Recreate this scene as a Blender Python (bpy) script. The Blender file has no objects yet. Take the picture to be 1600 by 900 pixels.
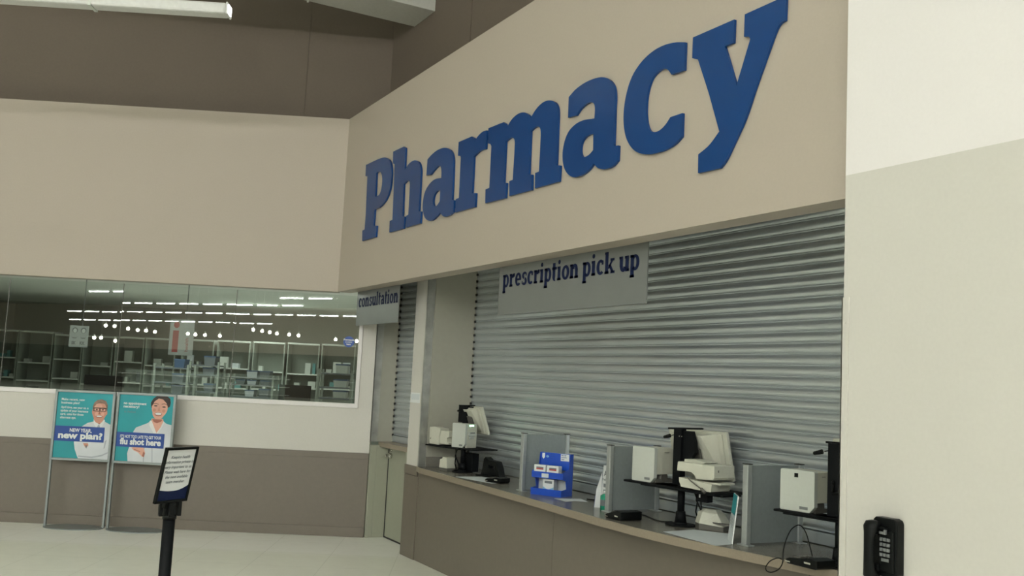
import bpy, math, random
from mathutils import Vector, Matrix
from mathutils.geometry import tessellate_polygon
random.seed(7)
C = bpy.context.scene.collection
R = math.radians
# ------------------------------------------------------------------ camera, world, exposure
YAW, PITCH, ROLL, FPX, EYE = 2.63948, 0.100044, 0.049907, 1500.0, Vector((0, 0, 1.65))
_F = Vector((math.cos(YAW)*math.cos(PITCH), math.sin(YAW)*math.cos(PITCH), math.sin(PITCH)))
_R0 = Vector((math.sin(YAW), -math.cos(YAW), 0)); _U0 = _R0.cross(_F)
_R = _R0*math.cos(ROLL) + _U0*math.sin(ROLL); _U = -_R0*math.sin(ROLL) + _U0*math.cos(ROLL)
cd = bpy.data.cameras.new('camera'); cam = bpy.data.objects.new('camera', cd); C.objects.link(cam)
cd.sensor_width = 36; cd.lens = 36*FPX/1600; cd.clip_start = .05; cd.clip_end = 200
cam.matrix_world = Matrix(((_R.x, _U.x, -_F.x, EYE.x), (_R.y, _U.y, -_F.y, EYE.y), (_R.z, _U.z, -_F.z, EYE.z), (0, 0, 0, 1)))
sc = bpy.context.scene; sc.camera = cam
w = bpy.data.worlds.new('world'); sc.world = w; w.use_nodes = True
w.node_tree.nodes['Background'].inputs[0].default_value = (.8, .85, .8, 1)
w.node_tree.nodes['Background'].inputs[1].default_value = .05
sc.view_settings.view_transform = 'Standard'; sc.view_settings.look = 'None'
sc.view_settings.gamma = 1; sc.view_settings.use_curve_mapping = False
EXPOSURE = 1.74
sc.view_settings.exposure = EXPOSURE
sc.cycles.max_bounces = 8; sc.cycles.use_denoising = True
TUBE = 60.0          # emission of the fluorescent tubes
SPOT = 14.0
INNER = 17.0         # watts of the unseen fill lights added inside the pharmacy

# ------------------------------------------------------------------ surveying: a pixel of the photo onto a plane of the room
def ray(px, py): return _R*((px-800)/FPX) - _U*((py-450)/FPX) + _F
def on(px, py, n, d):
    r = ray(px, py); n = Vector(n); return EYE + r*((d - n.dot(EYE))/n.dot(r))
def on_z(px, py, z): return on(px, py, (0, 0, 1), z)
def on_y(px, py, y): return on(px, py, (0, 1, 0), y)
def on_x(px, py, x): return on(px, py, (1, 0, 0), x)
WA = 1.104975
LW = Vector((math.cos(WA), math.sin(WA), 0)); NW = Vector((math.sin(WA), -math.cos(WA), 0))   # along / out of the left wall
class Fr:      # a local frame: origin, turn about z
    def __init__(s, o, rz=0):
        s.o = Vector(o); s.rz = rz; s.m = Matrix.Translation(s.o) @ Matrix.Rotation(rz, 4, 'Z'); s.i = s.m.inverted()
    def y(s, px, py, yl):
        n = s.m.to_3x3() @ Vector((0, 1, 0)); return s.i @ on(px, py, n, n.dot(s.o)+yl)
    def x(s, px, py, xl):
        n = s.m.to_3x3() @ Vector((1, 0, 0)); return s.i @ on(px, py, n, n.dot(s.o)+xl)
    def z(s, px, py, zl): return s.i @ on_z(px, py, s.o.z+zl)
FW = Fr((-9.775, 3.265, 0), WA+math.pi)     # left wall frame: x runs left along the wall, +y out into the store, -y behind the wall

# ------------------------------------------------------------------ materials
def mat(name, col, rough=.6, metal=0, bump=0, scale=30, var=.04, spec=.5, coat=0, emit=None, alpha=None):
    m = bpy.data.materials.new(name); m.use_nodes = True; nt = m.node_tree; b = nt.nodes['Principled BSDF']
    b.inputs['Roughness'].default_value = rough; b.inputs['Metallic'].default_value = metal
    b.inputs['Specular IOR Level'].default_value = spec; b.inputs['Coat Weight'].default_value = coat
    tc = nt.nodes.new('ShaderNodeTexCoord'); no = nt.nodes.new('ShaderNodeTexNoise'); no.inputs['Scale'].default_value = scale
    no.inputs['Detail'].default_value = 3
    nt.links.new(tc.outputs['Object'], no.inputs['Vector'])
    rp = nt.nodes.new('ShaderNodeValToRGB')
    rp.color_ramp.elements[0].color = tuple(c*(1-var) for c in col)+(1,); rp.color_ramp.elements[1].color = tuple(min(1, c*(1+var)) for c in col)+(1,)
    rp.color_ramp.elements[0].position = .3; rp.color_ramp.elements[1].position = .7
    nt.links.new(no.outputs['Fac'], rp.inputs['Fac']); nt.links.new(rp.outputs['Color'], b.inputs['Base Color'])
    if bump:
        bp = nt.nodes.new('ShaderNodeBump'); bp.inputs['Strength'].default_value = bump; bp.inputs['Distance'].default_value = .002
        nt.links.new(no.outputs['Fac'], bp.inputs['Height']); nt.links.new(bp.outputs['Normal'], b.inputs['Normal'])
    if emit: b.inputs['Emission Color'].default_value = tuple(emit[:3])+(1,); b.inputs['Emission Strength'].default_value = emit[3]
    if alpha is not None: b.inputs['Alpha'].default_value = alpha
    return m
def glass_mat(name, tint, refl):
    m = bpy.data.materials.new(name); m.use_nodes = True; nt = m.node_tree; nt.nodes.remove(nt.nodes['Principled BSDF'])
    o = nt.nodes['Material Output']; t = nt.nodes.new('ShaderNodeBsdfTransparent'); t.inputs[0].default_value = tint
    g = nt.nodes.new('ShaderNodeBsdfGlossy'); g.inputs['Roughness'].default_value = .005; g.inputs[0].default_value = (.93, 1, .96, 1)
    f = nt.nodes.new('ShaderNodeFresnel'); f.inputs[0].default_value = 1.5
    a = nt.nodes.new('ShaderNodeMath'); a.operation = 'ADD'; a.inputs[1].default_value = refl; a.use_clamp = True
    x = nt.nodes.new('ShaderNodeMixShader')
    nt.links.new(f.outputs[0], a.inputs[0]); nt.links.new(a.outputs[0], x.inputs[0]); nt.links.new(t.outputs[0], x.inputs[1]); nt.links.new(g.outputs[0], x.inputs[2])
    nt.links.new(x.outputs[0], o.inputs['Surface']); return m
def emis(name, col, s):
    m = bpy.data.materials.new(name); m.use_nodes = True; nt = m.node_tree; nt.nodes.remove(nt.nodes['Principled BSDF'])
    e = nt.nodes.new('ShaderNodeEmission'); e.inputs[0].default_value = col+(1,); e.inputs[1].default_value = s
    nt.links.new(e.outputs[0], nt.nodes['Material Output'].inputs['Surface']); return m
M = {}
M['beige'] = mat('beige_wall_paint', (.445, .390, .325), .6, bump=.15, scale=60, var=.015)
M['cream'] = mat('cream_wall_paint', (.62, .60, .55), .6, bump=.15, scale=60, var=.015)
M['white'] = mat('white_wall', (.79, .76, .75), .6, bump=.15, scale=60, var=.01)
M['taupe'] = mat('taupe_wall_paint', (.150, .120, .093), .75, bump=.15, scale=40, var=.03)
M['wains'] = mat('taupe_laminate', (.175, .150, .120), .45, scale=25, var=.03)
M['panel'] = mat('greige_panel', (.36, .35, .29), .55, scale=20, var=.02)
M['frame_green'] = mat('putty_door_paint', (.36, .37, .29), .45, scale=15, var=.02)
M['floor'] = mat('vinyl_floor', (.96, .95, .89), .30, scale=8, var=.02)
def floor_nodes(m):
    # pale border tiles along the left wall, slightly darker tiles beyond, hairline joints
    nt = m.node_tree; b = nt.nodes['Principled BSDF']; src = b.inputs['Base Color'].links[0].from_socket
    tc = nt.nodes.new('ShaderNodeTexCoord'); d = nt.nodes.new('ShaderNodeVectorMath'); d.operation = 'DOT_PRODUCT'; d.inputs[1].default_value = (.8933, -.4495, 0)
    nt.links.new(tc.outputs['Object'], d.inputs[0])
    mr = nt.nodes.new('ShaderNodeMapRange'); mr.inputs[1].default_value = -9.25; mr.inputs[2].default_value = -9.05; nt.links.new(d.outputs['Value'], mr.inputs[0])
    mx = nt.nodes.new('ShaderNodeMix'); mx.data_type = 'RGBA'; mx.blend_type = 'MULTIPLY'; mx.inputs['B'].default_value = (.93, .94, .89, 1)
    nt.links.new(mr.outputs[0], mx.inputs['Factor']); nt.links.new(src, mx.inputs['A'])
    br = nt.nodes.new('ShaderNodeTexBrick'); br.offset = 0; br.inputs['Scale'].default_value = 1; br.inputs['Brick Width'].default_value = .61; br.inputs['Row Height'].default_value = .61
    br.inputs['Mortar Size'].default_value = .0025; br.inputs['Color1'].default_value = br.inputs['Color2'].default_value = (1, 1, 1, 1); br.inputs['Mortar'].default_value = (.80, .80, .78, 1)
    mp = nt.nodes.new('ShaderNodeMapping'); mp.inputs['Rotation'].default_value = (0, 0, -1.105); nt.links.new(tc.outputs['Object'], mp.inputs[0]); nt.links.new(mp.outputs[0], br.inputs['Vector'])
    m2 = nt.nodes.new('ShaderNodeMix'); m2.data_type = 'RGBA'; m2.blend_type = 'MULTIPLY'; m2.inputs['Factor'].default_value = 1
    nt.links.new(mx.outputs['Result'], m2.inputs['A']); nt.links.new(br.outputs['Color'], m2.inputs['B']); nt.links.new(m2.outputs['Result'], b.inputs['Base Color'])
floor_nodes(M['floor'])
M['ceil'] = mat('ceiling_paint', (.80, .82, .76), .8)
M['steel'] = mat('galvanised_steel', (.40, .40, .37), .42, .6, scale=9, var=.18)
M['shutter'] = mat('grey_shutter_metal', (.66, .71, .75), .30, .78, scale=3, var=.02)
M['shutter_edge'] = mat('dark_shutter_gap', (.03, .03, .028), .7)
M['alu'] = mat('satin_aluminium', (.46, .49, .49), .35, .6, scale=40, var=.04)
M['screen'] = mat('grey_divider_panel', (.26, .29, .29), .42, .25, scale=50, var=.04)
M['top'] = mat('counter_laminate', (.20, .188, .160), .24, scale=220, var=.10)
M['edge'] = mat('lit_counter_laminate', (.27, .225, .17), .4, scale=90, var=.05)  # the counter laminate in a lighter tone, the light on its edge painted in
M['blue'] = mat('letter_blue', (.006, .048, .185), .27, scale=5, var=.02, spec=.3)
M['navy'] = mat('sign_navy', (.008, .015, .055), .6, spec=.15)
M['acrylic'] = mat('sign_panel_grey', (.17, .18, .175), .35, scale=6, var=.02)
M['plastic'] = mat('putty_plastic', (.58, .58, .49), .45, scale=60, var=.02)
M['plastic2'] = mat('pale_grey_plastic', (.52, .545, .50), .42, scale=60, var=.02)
M['dkplastic'] = mat('brown_grey_plastic', (.12, .115, .10), .5)
M['black'] = mat('black_plastic', (.005, .006, .006), .35, spec=.15)
M['blackm'] = mat('black_powder_coat', (.006, .007, .008), .55, spec=.12)
M['key'] = mat('grey_keys', (.17, .18, .18), .4)
M['chrome'] = mat('chrome', (.75, .75, .72), .15, 1)
M['paper'] = mat('white_paper', (.60, .64, .66), .6, var=.02)
M['pwhite'] = mat('print_white', (.72, .74, .74), .4, var=.01)
M['teal'] = mat('print_teal', (.010, .300, .340), .4, scale=2, var=.12)
M['pblue'] = mat('print_banner_blue', (.012, .060, .290), .4, var=.03)
M['skin'] = mat('print_skin', (.58, .270, .190), .4, scale=8, var=.08)
M['skin2'] = mat('print_skin_light', (.68, .36, .27), .4, scale=8, var=.08)
M['skin3'] = mat('print_skin_deep', (.36, .13, .09), .4)
M['hairg'] = mat('print_brown_grey_hair', (.24, .15, .11), .5, scale=20, var=.3)
M['haird'] = mat('print_dark_hair', (.030, .018, .016), .5, scale=20, var=.3)
M['coat'] = mat('print_white_coat', (.60, .63, .66), .4, scale=3, var=.10)
M['coatsh'] = mat('print_coat_fold', (.38, .41, .46), .4)
M['pred'] = mat('print_red', (.42, .06, .06), .4)
M['pgrey'] = mat('print_grey', (.16, .18, .2), .4)
M['dblue'] = mat('display_card_blue', (.012, .075, .50), .35)
M['dwhite'] = mat('display_card_white', (.50, .53, .54), .5)
M['pgreen'] = mat('sanitizer_green', (.02, .28, .17), .15, var=.2)
M['lightblue'] = mat('print_light_blue', (.25, .48, .68), .4)
M['leglit'] = mat('stand_grey_metal', (.27, .30, .30), .35, .5)
M['batten'] = mat('white_batten', (.62, .62, .60), .5)
M['duct'] = mat('white_duct_paint', (.55, .55, .51), .55)
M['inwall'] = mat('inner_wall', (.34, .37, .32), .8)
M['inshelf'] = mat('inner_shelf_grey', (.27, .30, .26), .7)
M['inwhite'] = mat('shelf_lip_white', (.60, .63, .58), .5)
M['binblue'] = mat('bin_blue', (.06, .11, .20), .5)
M['bingrey'] = mat('bin_grey', (.15, .17, .18), .5)
M['binteal'] = mat('bin_teal', (.12, .30, .30), .5)
M['storebeige'] = mat('store_wall_beige', (.85, .72, .60), .8)
M['storebrown'] = mat('store_wall_brown', (.17, .13, .10), .8)
M['tubefar'] = emis('lit_tube_far', (1, 1, .96), TUBE*.30)
M['tube'] = emis('lit_tube', (.99, 1, .965), TUBE)
M['bulb'] = emis('lit_bulb', (1, .93, .80), SPOT)
M['led'] = emis('lit_green_display', (.35, 1, .55), 1.3)
M['glow'] = emis('lit_end', (1, 1, .95), 5)
M['glass'] = glass_mat('window_glass', (.80, .86, .82, 1), .17)

# ------------------------------------------------------------------ mesh builder
class MB:
    def __init__(s): s.v = []; s.f = []; s.mi = []; s.sm = []; s.k = 0
    def add(s, vs, fs, smooth=False):
        b = len(s.v); s.v += [tuple(x) for x in vs]
        for f in fs: s.f.append(tuple(b+i for i in f)); s.mi.append(s.k); s.sm.append(smooth)
        return s
    def mat(s, k): s.k = k; return s
    def box(s, x0, x1, y0, y1, z0, z1, M4=None):
        vs = [Vector((x, y, z)) for z in (z0, z1) for y in (y0, y1) for x in (x0, x1)]
        if M4: vs = [M4 @ v for v in vs]
        return s.add(vs, [(0, 2, 3, 1), (4, 5, 7, 6), (0, 1, 5, 4), (2, 6, 7, 3), (0, 4, 6, 2), (1, 3, 7, 5)])
    def cyl(s, p0, p1, r0, r1=None, n=20):
        r1 = r0 if r1 is None else r1; p0 = Vector(p0); p1 = Vector(p1); q = (p1-p0).to_track_quat('Z', 'Y')
        vs = [p0 + q @ Vector((r0*math.cos(a), r0*math.sin(a), 0)) for a in [2*math.pi*i/n for i in range(n)]]
        vs += [p1 + q @ Vector((r1*math.cos(a), r1*math.sin(a), 0)) for a in [2*math.pi*i/n for i in range(n)]]
        s.add(vs, [(i, (i+1) % n, n+(i+1) % n, n+i) for i in range(n)], True)
        b = len(s.v)-2*n
        s.f.append(tuple(b+i for i in reversed(range(n)))); s.f.append(tuple(b+n+i for i in range(n))); s.mi += [s.k]*2; s.sm += [False]*2
        return s
    def ball(s, c, rx, ry=None, rz=None, n=14, M4=None):
        ry = ry or rx; rz = rz or rx; c = Vector(c); vs = []; fs = []; h = n//2
        for j in range(h+1):
            t = math.pi*j/h
            for i in range(n):
                a = 2*math.pi*i/n; p = c+Vector((rx*math.sin(t)*math.cos(a), ry*math.sin(t)*math.sin(a), rz*math.cos(t))); vs.append(M4 @ p if M4 else p)
        for j in range(h):
            for i in range(n): fs.append((j*n+i, (j+1)*n+i, (j+1)*n+(i+1) % n, j*n+(i+1) % n))
        return s.add(vs, fs, True)
    def tube(s, pts, r, n=8):
        pts = [Vector(p) for p in pts]; vs = []; fs = []
        for k, p in enumerate(pts):
            d = (pts[min(k+1, len(pts)-1)]-pts[max(k-1, 0)]).normalized(); q = d.to_track_quat('Z', 'Y')
            vs += [p + q @ Vector((r*math.cos(2*math.pi*i/n), r*math.sin(2*math.pi*i/n), 0)) for i in range(n)]
        for k in range(len(pts)-1):
            for i in range(n): fs.append((k*n+i, k*n+(i+1) % n, (k+1)*n+(i+1) % n, (k+1)*n+i))
        return s.add(vs, fs, True)
    def prism(s, loops, f, t0=0, t1=.01):
        """loops: outer + holes, 2-D; f(u,v,t) -> 3-D point; caps at t0 and t1"""
        pts = [p for l in loops for p in l]; n = len(pts)
        tri = tessellate_polygon([[Vector((p[0], p[1], 0)) for p in l] for l in loops])
        s.add([f(p[0], p[1], t1) for p in pts]+[f(p[0], p[1], t0) for p in pts], [tuple(t) for t in tri]+[tuple(n+i for i in reversed(t)) for t in tri])
        b = len(s.v)-2*n; k = 0
        for l in loops:
            m = len(l)
            for i in range(m):
                a, c = k+i, k+(i+1) % m; s.f.append((b+a, b+c, b+n+c, b+n+a)); s.mi.append(s.k); s.sm.append(False)
            k += m
        return s
    def build(s, name, mats, parent=None, bevel=0, fr=None, recalc=True):
        me = bpy.data.meshes.new(name)
        me.from_pydata(s.v, [], s.f); 
        for m in (mats if isinstance(mats, (list, tuple)) else [mats]): me.materials.append(m)
        for p, k, q in zip(me.polygons, s.mi, s.sm): p.material_index = k; p.use_smooth = q
        if recalc:
            import bmesh
            b = bmesh.new(); b.from_mesh(me); bmesh.ops.recalc_face_normals(b, faces=b.faces); b.to_mesh(me); b.free()
        o = bpy.data.objects.new(name, me); C.objects.link(o)
        if parent: o.parent = parent
        if fr: o.location = fr.o; o.rotation_euler = (0, 0, fr.rz)
        if bevel:
            bv = o.modifiers.new('bevel', 'BEVEL'); bv.width = bevel; bv.segments = 2; bv.limit_method = 'ANGLE'; bv.angle_limit = R(40)
        return o
def tag(o, label, cat, group=None):
    o['label'] = label; o['category'] = cat
    if group: o['group'] = group
    return o
def thing(name, label, cat, fr, group=None):
    o = bpy.data.objects.new(name, None); C.objects.link(o); o.empty_display_size = .1
    o.location = fr.o; o.rotation_euler = (0, 0, fr.rz); return tag(o, label, cat, group)
def struct(o): o['kind'] = 'structure'; return o
def plain(u, v, t): return (u, -t, v)          # default sheet: u along x, v up, t out towards -y
def text_polys(txt, size=1, align='LEFT', bold=0, shear=0, font_w=1):
    cu = bpy.data.curves.new('t', 'FONT'); cu.body = txt; cu.size = size; cu.align_x = align; cu.offset = bold; cu.shear = shear; cu.resolution_u = 3
    o = bpy.data.objects.new('t', cu); C.objects.link(o); bpy.context.view_layer.update()
    me = bpy.data.meshes.new_from_object(o.evaluated_get(bpy.context.evaluated_depsgraph_get()))
    vs = [(v.co.x*font_w, v.co.y) for v in me.vertices]; fs = [tuple(p.vertices) for p in me.polygons]
    bpy.data.objects.remove(o); bpy.data.curves.remove(cu); bpy.data.meshes.remove(me); return vs, fs
def put_text(mb, f, txt, u, v, size, t=.001, fit=None, **k):
    vs, fs = text_polys(txt, size, **k)
    if not vs: return
    if fit:
        w_ = max(p[0] for p in vs)-min(p[0] for p in vs); sx = fit/w_; vs = [(p[0]*sx, p[1]) for p in vs]
    mb.add([f(u+a, v+b, t) for a, b in vs], fs)

# ================================================================== THE SETTING
YB = 3.265                     # face of the sign bulkhead
ZL, ZT = 2.535, 4.41           # underside and top of the bulkhead
CX, CY = -9.775, YB
Z0 = .85                       # counter height
DW = NW.dot(Vector((CX, CY, 0)))
# floor
mb = MB(); mb.box(-32, 40, -62, 14, -.1, 0); floor = struct(mb.build('floor', M['floor']))
mb = MB(); mb.box(-32, 40, -62, 14, 6.3, 6.4); struct(mb.build('ceiling', M['ceil']))
# store walls behind the camera
mb = MB(); mb.box(37, 37.2, -62, 14, 3.0, 6.3); mb.mat(1).box(36.95, 37.2, -62, 14, 0, 3.0); struct(mb.build('wall_far', [M['storebeige'], M['storebrown']]))
mb = MB(); mb.box(-32, 37, -62.2, -62, 3.0, 6.3); mb.mat(1).box(-32, 37, -62.2, -61.95, 0, 3.0); struct(mb.build('wall_back', [M['storebeige'], M['storebrown']]))
mb = MB(); mb.box(-32.2, -32, -62, 14, 0, 6.3); struct(mb.build('wall_outer', M['taupe']))
mb = MB(); mb.box(-2.6, 37, 3.9, 4.1, 3.3, 6.3); struct(mb.build('wall_upper_right', M['taupe']))
# taupe wall above, set back from the bulkhead
ta = MB(); ta.box(-10.9, -2.6, 3.88, 4.05, 4.3, 6.3)
ta.box(-8.155, -8.15, 3.872, 3.88, 4.3, 6.3)
struct(ta.build('wall_upper_front', M['taupe']))
ta = MB(); ta.box(-.42, 14, -.82, -.68, 4.3, 6.3); ta.box(.62, .625, -.68, -.672, 4.3, 6.3)
struct(ta.build('wall_upper_left', M['taupe'], fr=FW))
# bulkhead: L-shaped box with a flat underside (front and left runs)
mb = MB(); mb.box(CX-.02, -2.6, YB, 3.42, ZL, ZT)
mb.box(CX-.35, -2.6, 3.42, 3.95, 2.92, 3.0); mb.box(CX-.35, -2.6, 3.42, 3.9, ZT-.06, ZT)
struct(mb.build('wall_front', M['beige']))
mb = MB(); mb.box(0, 14, -.155, 0, ZL, ZT); mb.box(0, 14, -.7, -.155, ZT-.06, ZT)
struct(mb.build('wall_left_upper', M['beige'], fr=FW))
# lower left wall, with window opening
s_r = -.436                                            # right end of the wall (towards the consultation opening)
s_w0 = FW.y(558.5, 560, 0).x; zs = FW.y(553, 631, 0).z; s_w1 = 7.0
mb = MB(); mb.box(s_r, 14, -.14, -.002, .86, zs-.03); mb.box(s_r, s_w0-.035, -.14, -.002, zs-.03, 2.92); mb.box(s_w1, 14, -.14, -.002, zs-.03, ZL)
struct(mb.build('wall_left', M['cream'], fr=FW))
mb = MB(); mb.box(s_r, 14, -.14, .008, .10, .80); mb.box(s_r, 14, -.14, .014, .80, .86)
struct(mb.build('trim_1', M['wains'], fr=FW, bevel=.002))
mb = MB(); mb.box(s_r, 14, -.14, .018, 0, .10); struct(mb.build('baseboard_left', M['wains'], fr=FW, bevel=.003))
# window
win = bpy.data.objects.new('window_1', None); C.objects.link(win); win.location = FW.m @ Vector((s_w0, 0, zs)); win.rotation_euler = (0, 0, FW.rz); struct(win)
WFr = Fr(FW.m @ Vector((s_w0, 0, zs)), FW.rz)
mb = MB(); WL = s_w1-s_w0
mb.box(-.04, WL, -.12, .012, -.045, 0); mb.box(-.04, 0, -.12, .012, 0, ZL-zs-.002); mb.box(WL, WL+.04, -.12, .012, -.045, ZL-zs-.002)
mb.build('window_frame', M['white'], win, bevel=.003)
js = [0] + [WFr.y(px, 540, -.04).x for px in (364, 185, 5)]; js += [js[-1]+1.27, WL]
tilt = [.0, .35, -.25, .4, 0]
for k in range(len(js)-1):
    mb = MB(); a, b = js[k]+.004, js[k+1]-.004; m_ = (a+b)/2; hw = (b-a)/2; tl = R(tilt[k])*.6
    m4 = Matrix.Translation((m_, -.05, 0)) @ Matrix.Rotation(tl, 4, 'Z')
    vs = [m4 @ Vector(p) for p in ((-hw, 0, .0), (hw, 0, .0), (hw, 0, ZL-zs-.03), (-hw, 0, ZL-zs-.03))]
    mb.add(vs, [(0, 1, 2, 3)]); mb.build('pane', M['glass'], win, recalc=False)
mb = MB()
for x in js[1:-1]: mb.box(x-.003, x+.003, -.056, -.046, 0, ZL-zs-.03)
mb.build('joint_seal', M['dkplastic'], win)
# round blue decal on the glass
c = WFr.y(545, 534, -.040)
dec = thing('window_decal', 'round blue sticker with white lettering on the window glass', 'sticker', Fr(WFr.m @ Vector((c.x, -.040, c.z)), FW.rz+math.pi))
mb = MB(); mb.prism([[(.058*math.cos(a), .058*math.sin(a)) for a in [2*math.pi*i/32 for i in range(32)]]], plain, 0, .002); mb.build('disc', M['pblue'], dec)
mb = MB(); put_text(mb, plain, 'Pharmacist', 0, .012, .026, .003, align='CENTER', bold=.0008); put_text(mb, plain, 'available', 0, -.010, .022, .003, align='CENTER'); put_text(mb, plain, 'here', 0, -.034, .024, .003, align='CENTER', bold=.0005)
mb.build('lettering', M['pwhite'], dec, recalc=False)

# right-hand wall, nearer than the opening, whiter above, cream below
mb = MB(); mb.box(-2.887, 37, 3.20, 3.9, 2.618, 6.3); mb.box(-2.887, 37, 3.20, 3.35, 0, 0.01)
mb.mat(1).box(-2.887, 37, 3.20, 3.9, 0.01, 2.618); mb.box(-2.887, -2.6, 3.9, 4.6, .01, 2.9)
struct(mb.build('wall_right', [M['white'], M['cream']]))
mb = MB(); mb.box(-2.893, -2.855, 3.194, 3.205, .02, 2.089); mb.box(-2.893, -2.886, 3.194, 3.25, .02, 2.089)
mb.cyl((-2.872, 3.195, 1.98), (-2.872, 3.1915, 1.98), .004, n=10)
struct(mb.build('trim_2', M['cream'], bevel=.001))

# consultation opening: pier, reveals
XO, XC0, XC1 = -9.60, -8.605, -8.318
mb = MB(); mb.box(XC0, XC1, 3.67, 4.40, .838, 2.92); struct(mb.build('wall_pier', M['cream']))
mb = MB(); mb.box(XO-.14, XO, 3.745, 4.2, .985, 2.92); struct(mb.build('wall_reveal_left', M['panel']))
mb = MB(); mb.box(XO-.012, XO+.004, 3.672, 3.745, .985, 2.92); mb.box(XO-.012, XO+.018, 3.668, 3.676, .985, 2.92); struct(mb.build('trim_3', M['steel']))
mb = MB(); mb.box(XC1, XC1+.006, 3.668, 3.735, Z0+.001, 2.92); mb.box(XC1-.012, XC1+.012, 3.662, 3.672, Z0+.001, 2.92); struct(mb.build('trim_4', M['steel']))
mb = MB(); mb.box(XC1, XC1+.012, 3.74, 4.18, .94, 2.92); struct(mb.build('wall_reveal_right', M['panel'], bevel=.001))
mb = MB(); mb.box(XC1, XC1+.016, 3.735, 4.2, Z0+.0005, .94); struct(mb.build('trim_5', M['top']))
mb = MB(); mb.box(XC1+.002, -2.6, 4.30, 4.4, 0, 2.92); struct(mb.build('wall_inner_front', M['inwall']))
# half door
dr = bpy.data.objects.new('door_1', None); C.objects.link(dr); dr.location = (XO, 3.67, 0); struct(dr)
mb = MB(); mb.box(.045, .955, .20, .245, .012, .93); mb.build('door_leaf', M['frame_green'], dr, bevel=.003)
mb = MB(); mb.box(-.03, .045, -.01, .06, 0, .95); mb.box(-.01, .03, .06, .26, 0, .95); mb.box(.03, .045, .06, .20, 0, .95)
mb.box(.958, .995, .0, .27, 0, .95)
mb.build('door_frame', M['frame_green'], dr, bevel=.004)
mb = MB(); mb.box(.04, .052, .192, .2, .012, .93); mb.box(.04, .955, .192, .21, .0, .012); mb.build('shadow_gap', M['shutter_edge'], dr)
h = MB(); h.cyl((.11, .2, .845), (.11, .17, .845), .028); h.cyl((.11, .18, .845), (.11, .14, .845), .012); h.cyl((.11, .145, .845), (.235, .145, .845), .011, .009); h.ball((.11, .145, .845), .016)
h.cyl((.11, .2, .905), (.11, .188, .905), .02)
h.build('door_handle', M['chrome'], dr)
mb = MB(); mb.box(XO+.0, XC0-.002, 3.76, 4.12, .935, .984); tag(mb.build('counter_shelf', M['edge'], bevel=.003), 'taupe ledge across the consultation opening above the half door', 'shelf')

# ------------------------------------------------------------------ rolling shutters
def shutter(x0, x1, y, z0, z1, pitch, bulge, fr_label, cat='shutter'):
    t = thing('roller_shutter', fr_label, cat, Fr((x0, y, z0)))
    W = x1-x0; H = z1-z0; prof = []
    z = .07
    prof += [(0, 0), (-.012, 0), (-.012, .062), (0, .066)]
    while z < H:
        prof += [(.002, z), (-.001, z+.0015), (-.0055, z+.003), (-.006, z+.006), (-.004, z+.0085), (.001, z+.0105)]
        for k in range(11):
            a = math.pi*k/10; prof.append((-.003-bulge*math.sin(a), z+.0125+(pitch-.0145)*k/10))
        z += pitch
    vs = [(u, yy, zz) for u in (0, W) for yy, zz in prof]; n = len(prof)
    mb = MB(); mb.add(vs, [(i, i+1, n+i+1, n+i) for i in range(4, n-1)], True)
    o = mb.build('slat_curtain', M['shutter'], t)
    mb = MB(); mb.box(0.004, W-.004, -.014, .012, .0, .066); mb.build('bottom_bar', M['shutter'], t, bevel=.003)
    mb = MB(); k = 0; z = .07
    while z < H: mb.box(-.003, .012, -.02, -.002, z-.01, z+.012); z += pitch
    mb.box(-.003, .010, -.003, .02, .0, H)
    mb.build('slat_end', M['shutter_edge'], t)
    return t
shutter(XC1+.014, -2.6, 4.18, Z0+.004, 2.90, .0655, .0085, 'wide closed grey slatted shutter behind the long service counter')
sh = shutter(XO+.004, XC0-.03, 3.925, .986, 2.90, .0655, .010, 'narrow closed grey shutter in the consultation opening')
mb = MB(); mb.box(XC0-.03-XO-.004, XC0-.001-XO-.004, -.12, .04, 0, 1.91); mb.build('guide_rail', M['alu'], sh)

# ------------------------------------------------------------------ counter
edge_px = [(655, 731), (700, 743.5), (760, 760), (822, 777), (880, 794), (938, 811), (990, 824.5), (1050, 838.5), (1110, 851.5), (1180, 865.5), (1240, 878), (1310, 892)]
ep = [on_z(x, y, Z0) for x, y in edge_px]
front = [(p.x, p.y) for p in ep]
sm = [front[0]]
for i in range(1, len(front)-1): sm.append(tuple((front[i-1][k]+2*front[i][k]+front[i+1][k])/4 for k in (0, 1)))
sm.append(front[-1]); front = [(-8.33, 3.655)] + [q for q in sm if q[0] > -8.3] + [(-2.9, 3.69)]
ct = thing('worktop_slab', 'long bowed taupe laminate worktop in front of the wide shutter', 'countertop', Fr((-5.6, 3.9, Z0-.042)))
outl = [(-2.9, 4.165), (XC1+.02, 4.165), (XC1+.02, 3.668), (-8.33, 3.668)] + front
mb = MB(); mb.prism([[(a+5.6, b-3.9) for a, b in outl]], lambda u, v, t: (u, v, t), .0, .042); mb.build('surface', M['top'], ct)
ev = [(a+5.6, b-3.9-.0015) for a, b in front]
mb = MB(); vs = [(a, b, z) for z in (-.004, .0425) for a, b in ev] + [(a, b+.012, z) for z in (-.004, .0425) for a, b in ev]; n = len(ev)
mb.add(vs, [(i, i+1, n+i+1, n+i) for i in range(n-1)]+[(n+i, n+i+1, 3*n+i+1, 3*n+i) for i in range(n-1)]+[(i, 2*n+i, 2*n+i+1, i+1) for i in range(n-1)])
mb.build('edge_band', M['edge'], ct)
cb = thing('service_counter', 'taupe laminate panelled counter front below the worktop', 'counter', Fr((-5.6, 3.67, 0)))
mb = MB()
seams = [-8.62, -8.30, -5.9, -3.5, -2.9]
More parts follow.
